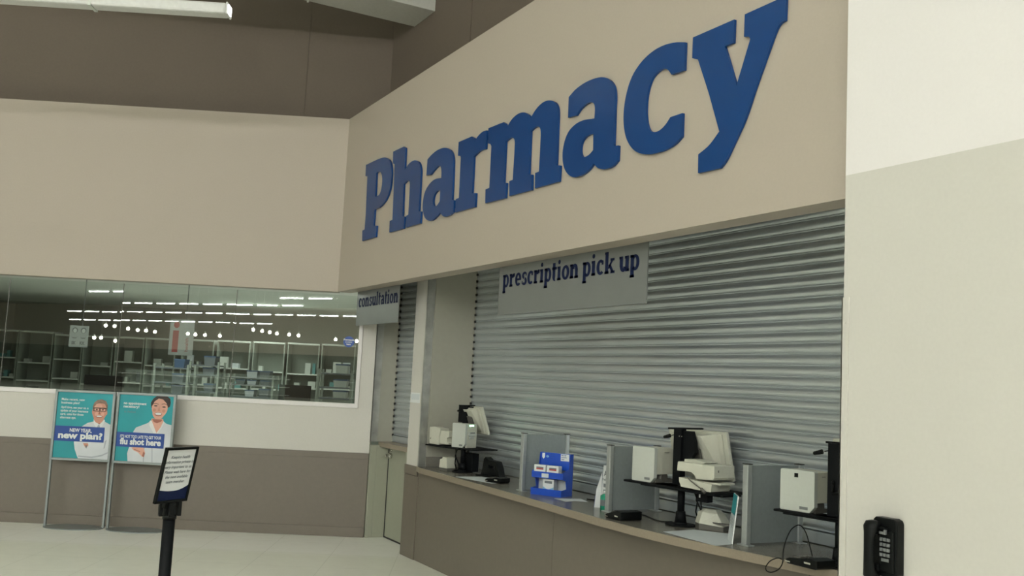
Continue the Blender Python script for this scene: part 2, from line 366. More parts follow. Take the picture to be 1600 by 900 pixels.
for a, b in zip(seams[:-1], seams[1:]): mb.box(a+.0015+5.6, b-.0015+5.6, 0 if a > -8.4 else -.010, .03, .0, Z0-.047 if a > -8.4 else Z0-.094)
mb.build('front_panel', M['wains'], cb, bevel=.002)
mb = MB(); mb.box(-8.33+5.6, -2.9+5.6, .006, .06, 0, Z0-.045); mb.box(-8.62+5.6, -8.325+5.6, -.012, .0, Z0-.09, Z0-.005);  mb.build('carcass', M['wains'], cb)

# ------------------------------------------------------------------ PHARMACY letters, traced on the bulkhead face
def cr(pts):
    """corner points (x,y) stay sharp, (x,y,1) are rounded by a Catmull-Rom curve"""
    out = []; n = len(pts)
    for i in range(n):
        p0, p1, p2, p3 = pts[i-1], pts[i], pts[(i+1) % n], pts[(i+2) % n]
        out.append((p1[0], p1[1]))
        s1, s2 = len(p1) > 2, len(p2) > 2
        if not (s1 or s2): continue
        d = math.dist(p1[:2], p2[:2])
        m1 = [(p2[k]-p0[k])/2 if s1 else (p2[k]-p1[k]) for k in (0, 1)]
        m2 = [(p3[k]-p1[k])/2 if s2 else (p2[k]-p1[k]) for k in (0, 1)]
        for m_ in (m1, m2):
            l = math.hypot(*m_)
            if l > 1e-6: m_[0] *= d/l; m_[1] *= d/l
        for t in (.2, .4, .6, .8):
            h = (2*t**3-3*t**2+1, t**3-2*t**2+t, -2*t**3+3*t**2, t**3-t**2)
            out.append(tuple(h[0]*p1[k]+h[1]*m1[k]+h[2]*p2[k]+h[3]*m2[k] for k in (0, 1)))
    return out
LET = [
 ('letter_p', 'blue capital letter P, first of the raised wall sign', 560, 220, 5.62, [[(66,212),(190,155,1),(240,148,1),(275,175,1),(290,240,1),(289,330,1),(275,430,1),(240,520,1),(190,580,1),(143,605),(132,748),(160,745),(152,845),(32,880),(34,788),(54,778),(64,640),(78,312),(62,310)],[(158,283),(178,272,1),(195,276,1),(207,310,1),(208,370,1),(198,435,1),(180,475,1),(148,492)]]),
 ('letter_h', 'blue raised letter h, tall ascender second on the wall sign', 560, 220, 5.62, [[(305,95),(400,50),(414,62),(405,262),(440,205,1),(490,172,1),(528,185,1),(547,240,1),(545,330,1),(530,618),(550,620),(543,725),(417,762),(420,658),(438,648),(450,420,1),(450,362,1),(436,349,1),(398,380),(387,662),(404,665),(398,770),(270,805),(274,704),(298,694),(318,205),(302,198)]]),
 ('letter_a', 'blue raised letter a between the h and the r', 655, 195, 5.627, [[(72,305),(110,262,1),(165,220,1),(225,202,1),(275,222,1),(298,280,1),(300,360,1),(288,658),(305,662),(298,768),(262,798,1),(220,808,1),(195,790,1),(183,770),(150,810,1),(100,845,1),(55,825,1),(33,760,1),(32,680,1),(50,590,1),(90,520,1),(140,478,1),(193,467),(194,400,1),(185,364,1),(165,365,1),(130,400,1),(98,440),(62,445)],[(184,572),(150,590,1),(128,630,1),(122,680,1),(132,714,1),(152,712,1),(180,672)]]),
 ('letter_r', 'blue raised letter r between the first a and the m', 655, 195, 5.627, [[(346,152),(462,102),(480,112),(487,140),(520,95,1),(555,62,1),(592,48),(583,213),(530,232,1),(480,278),(463,602),(497,600),(490,722),(316,772),(320,655),(348,642),(365,290),(362,275),(340,272)]]),
 ('letter_m', 'wide blue raised letter m in the middle of the wall sign', 750, 150, 5.0, [[(65,252),(185,204),(200,215),(207,248),(250,180,1),(300,138,1),(345,128,1),(378,145,1),(393,175),(440,100,1),(495,48,1),(550,34,1),(590,55,1),(608,110,1),(605,250,1),(595,540),(625,542),(617,668),(428,722),(430,602),(460,590),(473,330,1),(472,262,1),(458,239,1),(425,248,1),(395,275),(380,612),(405,614),(402,735),(228,782),(228,665),(255,655),(270,400,1),(268,340,1),(250,324,1),(225,335,1),(200,355),(185,675),(206,678),(198,798),(40,838),(42,730),(72,718),(88,390),(80,375),(62,370)]]),
 ('letter_a', 'blue raised letter a between the m and the c', 870, 110, 5.0, [[(93,208),(150,145,1),(240,85,1),(340,53,1),(400,65,1),(440,110,1),(455,180,1),(452,300,1),(443,580),(447,590),(480,586),(475,705),(430,752,1),(370,772,1),(320,762,1),(288,728),(240,785,1),(180,825,1),(120,832,1),(70,790,1),(46,710,1),(50,600,1),(85,490,1),(140,425,1),(205,390,1),(293,375),(297,300,1),(290,262,1),(268,248,1),(230,262,1),(185,300,1),(150,352),(87,370)],[(285,495),(230,515,1),(195,560,1),(185,620,1),(195,668,1),(220,675,1),(255,655,1),(283,622)]]),
 ('letter_c', 'blue raised letter c beside the final y', 960, 50, 4.5, [[(497,72),(490,268),(400,300),(375,265,1),(350,258,1),(310,275,1),(265,325,1),(235,410,1),(222,500,1),(222,600,1),(240,680,1),(270,702,1),(310,695,1),(355,655,1),(393,598),(478,570),(472,735),(420,790,1),(330,840,1),(230,860,1),(150,840,1),(95,775,1),(68,680,1),(65,560,1),(85,430,1),(125,310,1),(190,210,1),(270,135,1),(350,92,1),(430,73,1)]]),
 ('letter_y', 'blue raised letter y, last of the wall sign, tail hanging down', 1070, 0, 3.214, [[(300,72),(508,-22),(503,102),(478,118,1),(458,150,1),(400,310),(350,450),(300,600,1),(250,710,1),(205,805,1),(175,845),(65,870),(67,775),(120,730,1),(172,660),(120,470),(65,298),(36,292),(40,188),(248,97),(243,215),(200,232),(258,430),(328,195),(320,183),(296,185)]]),
]
for nm, lab, ox, oy, s_, loops in LET:
    L3 = [[on_y(ox+a/s_, oy+b/s_, YB-.020) for a, b in cr(l)] for l in loops]
    x0 = min(p.x for p in L3[0]); z0 = min(p.z for p in L3[0])
    mb = MB(); mb.prism([[(p.x-x0, p.z-z0) for p in l] for l in L3], plain, .003, .020)
    o = mb.build(nm, M['blue'], fr=Fr((x0, YB, z0)), bevel=.0015); tag(o, lab, 'sign letter', 'raised letters of the blue wall sign')
# ------------------------------------------------------------------ small slab lettering
def rect(a, b, c, d): return [(a, b), (c, b), (c, d), (a, d)]
def arc(cx, cy, rx, ry, a0, a1, wx, wy, n=14):
    o = []; i = []
    for k in range(n+1):
        a = R(a0+(a1-a0)*k/n); o.append((cx+(rx+.02)*math.cos(a), cy+ry*math.sin(a))); i.append((cx+(rx-wx-.05)*math.cos(a), cy+(ry-wy-.03)*math.sin(a)))
    return ('strip', o, i)
ST = rect(0, .86, .36, 1)
G = {
 'i': ([rect(.1,0,.36,1), rect(0,0,.46,.14), rect(0,.86,.2,1), [(.23+.16*math.cos(R(a)), 1.32+.16*math.sin(R(a))) for a in range(0,360,24)]], .56),
 'l': ([rect(.1,0,.36,1.45), rect(0,0,.46,.14), rect(0,1.31,.2,1.45)], .54),
 't': ([rect(.12,.22,.38,1.3), rect(0,.84,.62,1), arc(.42,.24,.3,.26,180,280,.26,.16)], .68),
 'n': ([rect(.1,0,.36,1), rect(0,0,.46,.14), ST, arc(.6,.64,.34,.38,0,175,.26,.2), rect(.68,0,.94,.66), rect(.58,0,1.04,.14)], 1.1),
 'u': ([rect(.08,.34,.34,1), rect(-.02,.86,.2,1), rect(.68,0,.94,1), rect(.8,0,1.04,.14), rect(.56,.86,.8,1), arc(.42,.36,.34,.38,180,350,.26,.2)], 1.1),
 'p': ([rect(.1,-.45,.36,1), rect(0,-.45,.46,-.31), ST, arc(.52,.5,.42,.52,-135,135,.25,.17)], 1.02),
 'r': ([rect(.1,0,.36,1), rect(0,0,.5,.14), ST, arc(.66,.6,.34,.42,70,165,.24,.2), rect(.56,.74,.78,1.0)], .84),
 'e': ([arc(.46,.5,.44,.52,0,315,.25,.16,20), rect(.12,.44,.9,.57)], .96),
 'o': ([arc(.48,.5,.46,.52,0,360,.26,.17,24)], 1.0),
 'c': ([arc(.46,.5,.44,.52,55,315,.26,.17,20), rect(.58,.66,.78,.94)], .9),
 's': ([arc(.40,.735,.34,.285,35,262,.22,.16), arc(.40,.285,.36,.305,-150,82,.24,.16), rect(.6,.7,.72,.9), rect(.04,.1,.16,.32)], .82),
 'k': ([rect(.1,0,.36,1.45), rect(0,0,.46,.14), rect(0,1.31,.2,1.45), [(.34,.36),(.74,.92),(.98,.92),(.5,.3)], [(.42,.56),(.64,.66),(1.04,.06),(.76,.06)], rect(.62,.86,1.06,1), rect(.66,0,1.12,.14)], 1.14),
 'a': ([arc(.42,.64,.38,.38,0,160,.26,.18), rect(.54,.1,.8,.66), arc(.36,.3,.34,.32,0,360,.22,.15), rect(.66,0,.94,.14)], .98),
 ' ': ([], .42)}
def slab(mb, f, txt, u0, width, z0, xh, t=.002, track=.02):
    adv = sum(G[c_][1]+track for c_ in txt)-track; sx = width/adv; u = u0
    for c_ in txt:
        shp, ad = G[c_]
        for s_ in shp:
            if isinstance(s_, list) and len(s_) == 4 and s_[0][1] == s_[1][1] and s_[0][0] == s_[3][0]:
                (a_, b_), (c2, d2) = s_[0], s_[2]; w2 = .045 if (c2-a_) < .3 and (d2-b_) > .5 else 0; h2 = .03 if (d2-b_) < .2 else 0
                s_ = rect(a_-w2, b_-(h2 if b_ > .3 else 0), c2+w2, d2+(h2 if b_ < .3 else 0))
            if isinstance(s_, tuple):
                _, o, i = s_; n = len(o); mb.add([f(u+p[0]*sx, z0+p[1]*xh, t) for p in o+i], [(k, k+1, n+k+1, n+k) for k in range(n-1)])
            else: mb.add([f(u+p[0]*sx, z0+p[1]*xh, t) for p in s_], [tuple(range(len(s_)))])
        u += (ad+track)*sx
def hang_sign(label, pxl, pxr, ztop, zbot, txt, tl, tr, base, top):
    ys = 3.425; a = on_y(pxl[0], pxl[1], ys).x; b = on_y(pxr[0], pxr[1], ys).x
    t = thing('hanging_sign', label, 'sign', Fr((a, ys, zbot)))
    mb = MB(); mb.box(0, b-a, 0, .008, 0, ztop-zbot); mb.build('panel', M['acrylic'], t, bevel=.001)
    u0 = on_y(tl[0], tl[1], ys).x-a; u1 = on_y(tr[0], tr[1], ys).x-a
    zb = on_y(base[0], base[1], ys).z-zbot; zt = on_y(top[0], top[1], ys).z-zbot
    mb = MB(); slab(mb, plain, txt, u0, u1-u0, zb, zt-zb); mb.build('lettering', M['navy'], t, recalc=False)
    mb = MB(); mb.box(.0, b-a, .009, .016, ztop-zbot-.02, ztop-zbot+.36); mb.build('hanger_strip', M['alu'], t)
hang_sign('wide grey hanging sign reading prescription pick up above the counter', (779.5, 450), (1011, 430), ZL+.02, 2.168, 'prescription pick up', (786, 440), (1000.5, 410), (787, 449.5), (787, 430))
hang_sign('narrow grey hanging sign reading consultation beside the window', (557.5, 480), (622.5, 480), ZL+.02, 2.180, 'consultation', (561, 470), (622, 470), (561.5, 480.4), (561.5, 466.5))
# notice on the pier
p = on_y(642.5, 613, 3.67); q = on_y(656, 630, 3.67)
nt_ = thing('wall_notice', 'small white paper notice taped to the narrow cream pier', 'notice', Fr((p.x, 3.67, q.z)))
mb = MB(); mb.box(0, q.x-p.x, -.002, 0, 0, p.z-q.z); mb.build('sheet', M['pwhite'], nt_)
mb = MB(); mb.box(.015, q.x-p.x-.015, -.003, -.002, .03, p.z-q.z-.012); mb.build('print', M['paper'], nt_)

# ------------------------------------------------------------------ overhead: duct and near light
p = on_y(648, 41, 3.88); q = on_y(680, 18.5, 3.88)
mb = MB(); mb.box(0, q.x-p.x, -3.6, 0, 0, .42); mb.box(-.012, q.x-p.x+.012, -1.22, -1.2, -.012, .43)
tag(mb.build('air_duct', M['duct'], fr=Fr((p.x, 3.88, (p.z+q.z)/2)), bevel=.004), 'white rectangular air duct running out of the dark upper wall', 'duct')
e = on(358, 17, NW, -7.5); FB = Fr(e, WA+math.pi)
t = thing('linear_light', 'long white suspended linear light in front of the dark upper wall', 'ceiling light', FB)
mb = MB(); mb.box(.01, 3.2, -.07, .07, -.045, .045); mb.build('housing', M['batten'], t, bevel=.02)
mb = MB(); mb.box(-.005, .012, -.072, .072, -.05, .05); mb.build('end_cap', M['batten'], t, bevel=.01)
mb = MB(); mb.box(-.012, -.004, -.03, .06, -.035, .03); mb.build('lamp_end', M['glow'], t)
hx = FB.y(145, 10, 0).x
mb = MB(); mb.cyl((hx, 0, .04), (hx, 0, 6.3-e.z), .004, n=8); mb.box(hx-.012, hx+.012, -.075, .075, -.052, .05); mb.build('hanger', M['inwhite'], t)
mb = MB(); mb.cyl((hx+1.9, 0, .04), (hx+1.9, 0, 6.3-e.z), .004, n=8); mb.build('hanger', M['inwhite'], t)
# ------------------------------------------------------------------ rows of bare-tube lights over the store
mb = MB(); mb.box(-.04, .04, -.6, .6, 0, .06); hsg = mb.build('housing', M['batten'])
mb = MB(); mb.cyl((0, -.58, -.025), (0, .58, -.025), .022, n=8); tbe = mb.build('tube', M['tube'])
mb = MB(); mb.cyl((0, -.55, -.025), (0, .55, -.025), .018, n=8); tbf = mb.build('tube', M['tubefar'])
first = True
for X, ya, yb, zz, dy in ((9.0, -9, -34, 6.1, 4.0), (15.0, -6, -21, 6.1, 3.0), (20.5, -8, -17, 6.15, 3.0), (-1.2, -.4, -24, 5.0, 1.8), (3.4, 1.4, -26, 4.7, 2.2), (10.0, 1.8, -9, 4.7, 2.6), (10.9, -22.0, -24.2, 4.7, 1.4), (13.2, -13.6, -15.5, 4.7, 1.4), (16.7, -17.6, -28.4, 4.7, 1.42), (22.4, -16.8, -39, 4.7, 1.42), (30.2, -30, -48, 4.7, 1.42)):  # the three highest rows are added out of sight to brighten the store
    y = ya
    while y > yb:
        f_ = Fr((X, y, zz)); t = thing('strip_light', 'bare white tube light hung in a long row, mirrored in the window or added out of sight', 'ceiling light', f_, 'rows of tube lights mirrored in the window glass')
        for o in (hsg, tbe if X < 8 or y > 0 or zz > 6 else tbf):
            c_ = o if first else o.copy()
            if not first: C.objects.link(c_)
            c_.parent = t
        first = False
        y -= dy
bpy.data.objects.remove(tbf)
# round warm lamps mirrored in the window
SPOTS = [(13.79, -26.0, 3.41), (13.97, -25.64, 3.4), (14.19, -25.2, 3.37), (14.47, -24.66, 3.31), (14.66, -24.27, 3.27), (14.83, -23.93, 3.26), (15.01, -23.57, 3.23), (15.68, -22.25, 3.22), (15.83, -21.94, 3.2), (16.03, -21.55, 3.2), (16.33, -20.95, 3.2), (16.88, -19.86, 3.56), (17.06, -19.49, 3.52), (17.22, -19.18, 3.48), (17.37, -18.89, 3.44), (17.62, -18.39, 3.42), (17.81, -18.0, 3.4), (18.58, -16.48, 3.31), (19.01, -15.61, 3.28), (13.58, -26.42, 2.83), (13.72, -26.14, 2.84), (14.01, -25.56, 2.73)]
mb = MB(); mb.ball((0, 0, 0), .075, n=10); b0 = mb.build('bulb', M['bulb']); mb = MB(); mb.cyl((0, 0, .06), (0, 0, .16), .04, n=8); b1 = mb.build('socket', M['batten'])
mb = MB(); mb.cyl((0, 0, .16), (0, 0, 2.4), .004, n=6); b2 = mb.build('cord', M['batten'])
for k, s_ in enumerate(SPOTS):
    t = thing('globe_lamp', 'small round glowing globe lamp mirrored in the window', 'lamp', Fr(s_), 'globe lamps mirrored in the window')
    for o in (b0, b1, b2):
        c_ = o if k == 0 else o.copy()
        if k: C.objects.link(c_)
        c_.parent = t

# ------------------------------------------------------------------ poster stands
def ell(cx, cy, rx, ry, n=28, a0=0, a1=360): return [(cx+rx*math.cos(R(a0+(a1-a0)*i/n)), cy+ry*math.sin(R(a0+(a1-a0)*i/n))) for i in range(n + (0 if a1-a0 == 360 else 1))]
def art(mb, f, k, poly, t): mb.mat(k).add([f(p[0], p[1], t) for p in poly], []); b = len(mb.v)-len(poly); \
    [(mb.f.append(tuple(b+i for i in tr)), mb.mi.append(k), mb.sm.append(False)) for tr in tessellate_polygon([[Vector((p[0], p[1], 0)) for p in poly]])]
def stand(label, pl, pr, top_l, draw, lab_p):
    A = on_z(*pl, 0); B = on_z(*pr, 0); d = (B-A); rz = math.atan2(d.y, d.x); W = d.length
    f = Fr(A, rz); t = thing('poster_stand', label, 'sign stand', f)
    ztop = f.y(*top_l, 0).z; zb = f.y(84, 718, 0).z; r = .011
    for k, x in enumerate((0, W)):
        mb = MB(); mb.box(x-r, x+r, -.018, .012, .006, ztop); mb.build('upright', M['leglit'], t, bevel=.003)
    mb = MB(); mb.prism([ell(W/2, -.02, W/2+.004, .17, 40)], lambda u, v, q: (u, v, q), 0, .009); mb.build('base_plate', M['leglit'], t, bevel=.002)
    fw = .024
    mb = MB(); mb.box(-r, W+r, -.022, .012, ztop-fw, ztop); mb.box(-r, W+r, -.022, .012, zb, zb+fw); mb.box(-r-.002, fw-r, -.022, .012, zb, ztop); mb.box(W+r-fw, W+r+.002, -.022, .012, zb, ztop)
    mb.build('frame', M['leglit'], t, bevel=.003)
    mb = MB(); mb.box(fw-r-.002, W+r-fw+.002, -.008, .004, zb+fw-.004, ztop-fw+.004); mb.build('backing', M['leglit'], t)
    PW = W+2*r-2*fw; PH = ztop-zb-2*fw; x0 = fw-r; y0 = ztop-fw
    g = lambda u, v, q: (x0+u*PW, -.0085-q*.0006, y0-v*PH)
    mb = MB(); draw(mb, g)
    mats = [M['teal'], M['coat'], M['skin'], M['hairg'], M['pblue'], M['pwhite'], M['haird'], M['coatsh'], M['skin3'], M['skin2'], M['pgrey']]
    o = mb.build('poster', mats, t, recalc=False); o['label'] = lab_p
    return t
def ptxt(mb, g, txt, u, v, hgt, q, width=None, **k):
    mb.mat(5)
    vs, fs = text_polys(txt, 1, **k); w_ = max(p[0] for p in vs)-min(p[0] for p in vs); m_ = min(p[0] for p in vs)
    s_ = (width/w_) if width else hgt
    mb.add([g(u+(a-m_)*s_, v-b*hgt, q) for a, b in vs], fs)
def poster1(mb, g):
    art(mb, g, 0, rect(0, 0, 1, 1), 0)
    # coat and arms
    art(mb, g, 1, [(.50, .50), (.58, .455), (.68, .43), (.71, .41), (.86, .41), (.92, .44), (1, .47), (1, 1), (.46, 1), (.43, .95), (.385, .86), (.36, .76), (.40, .62), (.44, .54)], 1)
    art(mb, g, 7, [(.46, .955), (.70, .965), (.88, .93), (.99, .885), (.99, .905), (.88, .955), (.72, .985), (.46, .975)], 2)
    art(mb, g, 7, [(.92, .72), (.95, .70), (.93, .82), (.90, .88)], 2)
    art(mb, g, 1, [(.48, .78), (.66, .80), (.90, .84), (.99, .80), (.99, .88), (.88, .93), (.70, .955), (.50, .93)], 3)
    # neck, collar
    art(mb, g, 8, [(.70, .36), (.86, .36), (.85, .42), (.79, .47), (.72, .43)], 2)
    art(mb, g, 5, [(.68, .40), (.715, .40), (.775, .475), (.74, .53), (.69, .46)], 3)
    art(mb, g, 5, [(.87, .39), (.89, .41), (.86, .47), (.815, .53), (.79, .475)], 3)
    art(mb, g, 7, [(.765, .48), (.80, .48), (.815, .54), (.755, .54)], 3)
    # head
    art(mb, g, 2, ell(.775, .265, .130, .165), 4); art(mb, g, 2, ell(.775, .35, .098, .105), 5)
    art(mb, g, 9, ell(.745, .20, .075, .05), 6); art(mb, g, 9, ell(.735, .315, .04, .035), 6); art(mb, g, 9, ell(.835, .315, .03, .03), 6)
    art(mb, g, 3, [(.655, .27), (.645, .20), (.67, .14), (.72, .10), (.80, .085), (.88, .11), (.915, .17), (.915, .25), (.90, .28), (.89, .20), (.86, .155), (.78, .145), (.71, .16), (.675, .205), (.67, .27)], 7)
    art(mb, g, 2, ell(.655, .28, .014, .035), 6); art(mb, g, 2, ell(.905, .29, .014, .035), 6)
    for cx in (.725, .835):
        art(mb, g, 6, rect(cx-.055, .215, cx+.055, .272), 7); art(mb, g, 9, rect(cx-.044, .228, cx+.044, .262), 8); art(mb, g, 6, ell(cx, .245, .016, .012, 12), 9)
    art(mb, g, 6, rect(.66, .222, .90, .232), 8)
    art(mb, g, 8, [(.775, .25), (.79, .30), (.80, .315), (.755, .318), (.762, .30)], 7)
    art(mb, g, 8, ell(.777, .352, .062, .020), 7); art(mb, g, 5, ell(.777, .347, .05, .011), 8)
    # watch and cuff
    art(mb, g, 2, [(.53, .765), (.62, .765), (.63, .80), (.59, .84), (.55, .80)], 4); art(mb, g, 10, [(.575, .795), (.61, .80), (.60, .845), (.585, .835)], 5)
    art(mb, g, 4, rect(-.0, .515, .90, .745), 10)
    ptxt(mb, g, 'NEW YEAR,', .27, .600, .075, 12, .40, bold=.03); ptxt(mb, g, 'new plan?', .07, .700, .135, 12, .80, bold=.045)
    for k, s_ in enumerate(['Make recent, new', 'business plan!', 'April time, see your co. a', 'update of your insurance', 'card, using for those', 'alternate eye.']):
        ptxt(mb, g, s_, .07, .125+k*.052+(.018 if k > 1 else 0), .050, 3, [.42, .33, .50, .50, .42, .29][k], bold=.02)
def poster2(mb, g):
    art(mb, g, 0, rect(0, 0, 1, 1), 0)
    art(mb, g, 1, [(.30, .55), (.34, .49), (.45, .45), (.56, .41), (.60, .37), (.84, .38), (.90, .41), (1, .43), (1, 1), (.24, 1), (.22, .88), (.26, .74)], 1)
    art(mb, g, 7, [(.51, .76), (.53, .76), (.54, 1), (.525, 1)], 2); art(mb, g, 7, [(.66, .74), (.675, .74), (.70, 1), (.685, 1)], 2)
    art(mb, g, 9, [(.62, .34), (.83, .34), (.845, .40), (.80, .47), (.73, .56), (.66, .47), (.605, .41)], 3)
    art(mb, g, 8, [(.63, .35), (.82, .35), (.80, .38), (.72, .41), (.66, .39)], 4)
    art(mb, g, 5, [(.60, .37), (.625, .38), (.73, .56), (.69, .58), (.58, .44)], 4); art(mb, g, 5, [(.84, .37), (.865, .39), (.82, .47), (.75, .57), (.73, .555), (.80, .46)], 4)
    art(mb, g, 6, [(.59, .18), (.58, .10), (.62, .04), (.68, .0), (.88, .0), (.93, .03), (.945, .09), (.935, .15), (.90, .17)], 3)
    art(mb, g, 9, ell(.75, .17, .148, .15), 4); art(mb, g, 9, ell(.735, .245, .112, .105), 5)
    art(mb, g, 6, [(.595, .15), (.60, .08), (.65, .02), (.76, .0), (.88, .0), (.94, .08), (.925, .16), (.895, .15), (.87, .10), (.80, .045), (.72, .035), (.65, .08), (.61, .15)], 7)
    for cx in (.675, .83):
        art(mb, g, 6, ell(cx, .148+(cx-.675)*.08, .034, .010, 14), 7); art(mb, g, 6, [(cx-.05, .118), (cx, .105), (cx+.05, .12), (cx+.05, .126), (cx, .114), (cx-.05, .125)], 7)
    art(mb, g, 2, [(.74, .15), (.755, .20), (.77, .225), (.715, .225), (.725, .20)], 6)
    art(mb, g, 2, ell(.655, .21, .03, .025), 6); art(mb, g, 2, ell(.83, .22, .03, .025), 6)
    art(mb, g, 8, ell(.735, .272, .068, .030), 7); art(mb, g, 5, ell(.735, .266, .058, .019), 8)
    art(mb, g, 9, [(.29, .795), (.40, .765), (.52, .79), (.55, .86), (.535, .93), (.50, .92), (.42, .86), (.34, .835)], 4); art(mb, g, 8, [(.52, .84), (.55, .87), (.535, .93), (.50, .91)], 5)
    art(mb, g, 8, [(.34, .81), (.46, .845), (.45, .852), (.34, .82)], 5)
    art(mb, g, 4, rect(0, .565, .885, .785), 10)
    ptxt(mb, g, "IT'S NOT TOO LATE TO GET YOUR", .07, .650, .062, 12, .76, bold=.025); ptxt(mb, g, 'flu shot here', .07, .745, .125, 12, .76, bold=.045)
    ptxt(mb, g, 'no appointment', .08, .145, .055, 3, .42, bold=.03); ptxt(mb, g, 'necessary!', .08, .195, .055, 3, .29, bold=.03)
    mb.mat(10); vs, fs = text_polys('at checkout', .05); mb.add([g(.10+a*.9, .27-b, 3) for a, b in vs], fs)
stand('grey poster stand with bespectacled man in white and new plan banner', (70, 822), (161, 826), (89, 608), poster1, 'teal poster of a smiling bespectacled man in a white shirt')
stand('grey poster stand with smiling woman in white coat and flu shot banner', (168, 826), (257, 831), (183, 612), poster2, 'teal poster of a smiling dark-haired woman in a white coat')

# ------------------------------------------------------------------ stanchion with tilted sign
S = EYE + ray(275.8, 741.7)*5.0
pp = EYE + ray(258.5, 880)*5.02; FP = Fr((pp.x, pp.y, 0), R(33))
t = thing('barrier_post', 'black retractable-belt barrier post in front of the poster stands', 'post', FP)
mb = MB(); mb.cyl((0, 0, 0), (0, 0, .014), .175, n=40); mb.cyl((0, 0, .014), (0, 0, .04), .165, .05, n=40); mb.build('base', M['blackm'], t)
mb = MB(); mb.cyl((0, 0, .03), (0, 0, .86), .031, n=28); mb.build('post_tube', M['blackm'], t)
zt = 1.075
mb = MB(); mb.cyl((0, 0, .86), (0, 0, .885), .036, n=28); mb.cyl((0, 0, .885), (0, 0, zt-.10), .040, n=28); mb.cyl((0, 0, zt-.10), (0, 0, zt), .034, .032, n=28); mb.build('belt_head', M['black'], t)
for a_ in (60, 150, 240, 330):
    m4 = Matrix.Rotation(R(a_), 4, 'Z'); mb = MB(); mb.box(-.017, .017, -.056, -.036, zt-.20, zt-.125, m4); mb.box(-.010, .010, -.058, -.054, zt-.19, zt-.14, m4); mb.build('belt_clip', M['black'], t, bevel=.002)
ps, ti = R(33.2), R(-11.3)
nn = Vector((math.cos(ps)*math.cos(ti), math.sin(ps)*math.cos(ti), math.sin(ti))); uu = Vector((-math.sin(ps), math.cos(ps), 0)); vv = nn.cross(uu)
SW, SH = .218, .294
t = bpy.data.objects.new('post_sign', None); C.objects.link(t); tag(t, 'tilted black-framed privacy notice clipped on top of the barrier post', 'sign')
t.location = S; t.matrix_world = Matrix(((uu.x, -nn.x, vv.x, S.x), (uu.y, -nn.y, vv.y, S.y), (uu.z, -nn.z, vv.z, S.z), (0, 0, 0, 1)))
# local: x along the sheet, -y out of the front, z up the sheet
mb = MB(); b_ = .013
mb.box(-SW/2, SW/2, -.008, .010, SH/2-b_, SH/2); mb.box(-SW/2, SW/2, -.008, .010, -SH/2, -SH/2+b_); mb.box(-SW/2, -SW/2+b_, -.008, .010, -SH/2, SH/2); mb.box(SW/2-b_, SW/2, -.008, .010, -SH/2, SH/2); mb.box(-SW/2+.002, SW/2-.002, .0, .008, -SH/2+.002, SH/2-.002)
mb.build('frame', M['black'], t, bevel=.002)
mb = MB(); iw, ih = SW/2-b_, SH/2-b_; g = lambda u, v, q: (u, -.001-q*.0005, v)
art(mb, g, 0, rect(-iw, -ih, iw, ih), 0)
cv = [(-iw, -ih), (iw, -ih), (iw, -ih+.075)] + [(iw-2*iw*k/16, -ih+.048+.027*((8-k)/8)**2*(1 if k < 8 else .35)) for k in range(1, 17)]
art(mb, g, 1, cv, 1)
mb.mat(2)
for k, s_ in enumerate(['Keeping health', 'information private is', 'very important to us.', 'Please wait here for', 'the next available', 'team member.']):
    vs, fs = text_polys(s_, .0215, align='CENTER', bold=.0004, shear=.25); mb.add([g(a, b+.088-k*.0262, 2) for a, b in vs], fs)
o = mb.build('notice_sheet', [M['pwhite'], M['navy'], M['pgrey']], t, recalc=False); o['label'] = 'white sheet with italic text over a navy wave'
mb = MB(); mb.box(-.022, .022, .008, .03, -SH/2-.035, -SH/2+.06); mb.cyl((0, .02, -SH/2-.075), (0, .02, -SH/2+.0), .012, n=12); mb.build('bracket', M['black'], t)

# ------------------------------------------------------------------ counter dividers
for k, (xd, lab) in enumerate(((-6.427, 'grey counter divider panel behind the blue medicine display'), (-5.279, 'grey counter divider panel beside the hand sanitizer bottle'), (-3.985, 'grey counter divider panel with leaning leaflet against its post'))):
    t = thing('counter_divider', lab, 'divider', Fr((xd, 3.70, Z0)), 'privacy dividers on the service counter')
    for y_ in (0, .385):
        mb = MB(); mb.box(-.021, .021, y_-.016, y_+.016, .006, .432); mb.build('post', M['alu'], t, bevel=.005)
        mb = MB(); mb.box(-.022, .022, y_-.017, y_+.017, .432, .437); mb.build('post_cap', M['shutter_edge'], t)
        mb = MB(); mb.box(-.045, .045, y_-.024, y_+.024, 0, .008); mb.build('foot', M['alu'], t, bevel=.002)
    mb = MB(); mb.box(-.008, .008, .014, .371, .012, .428); mb.build('panel', M['screen'], t)

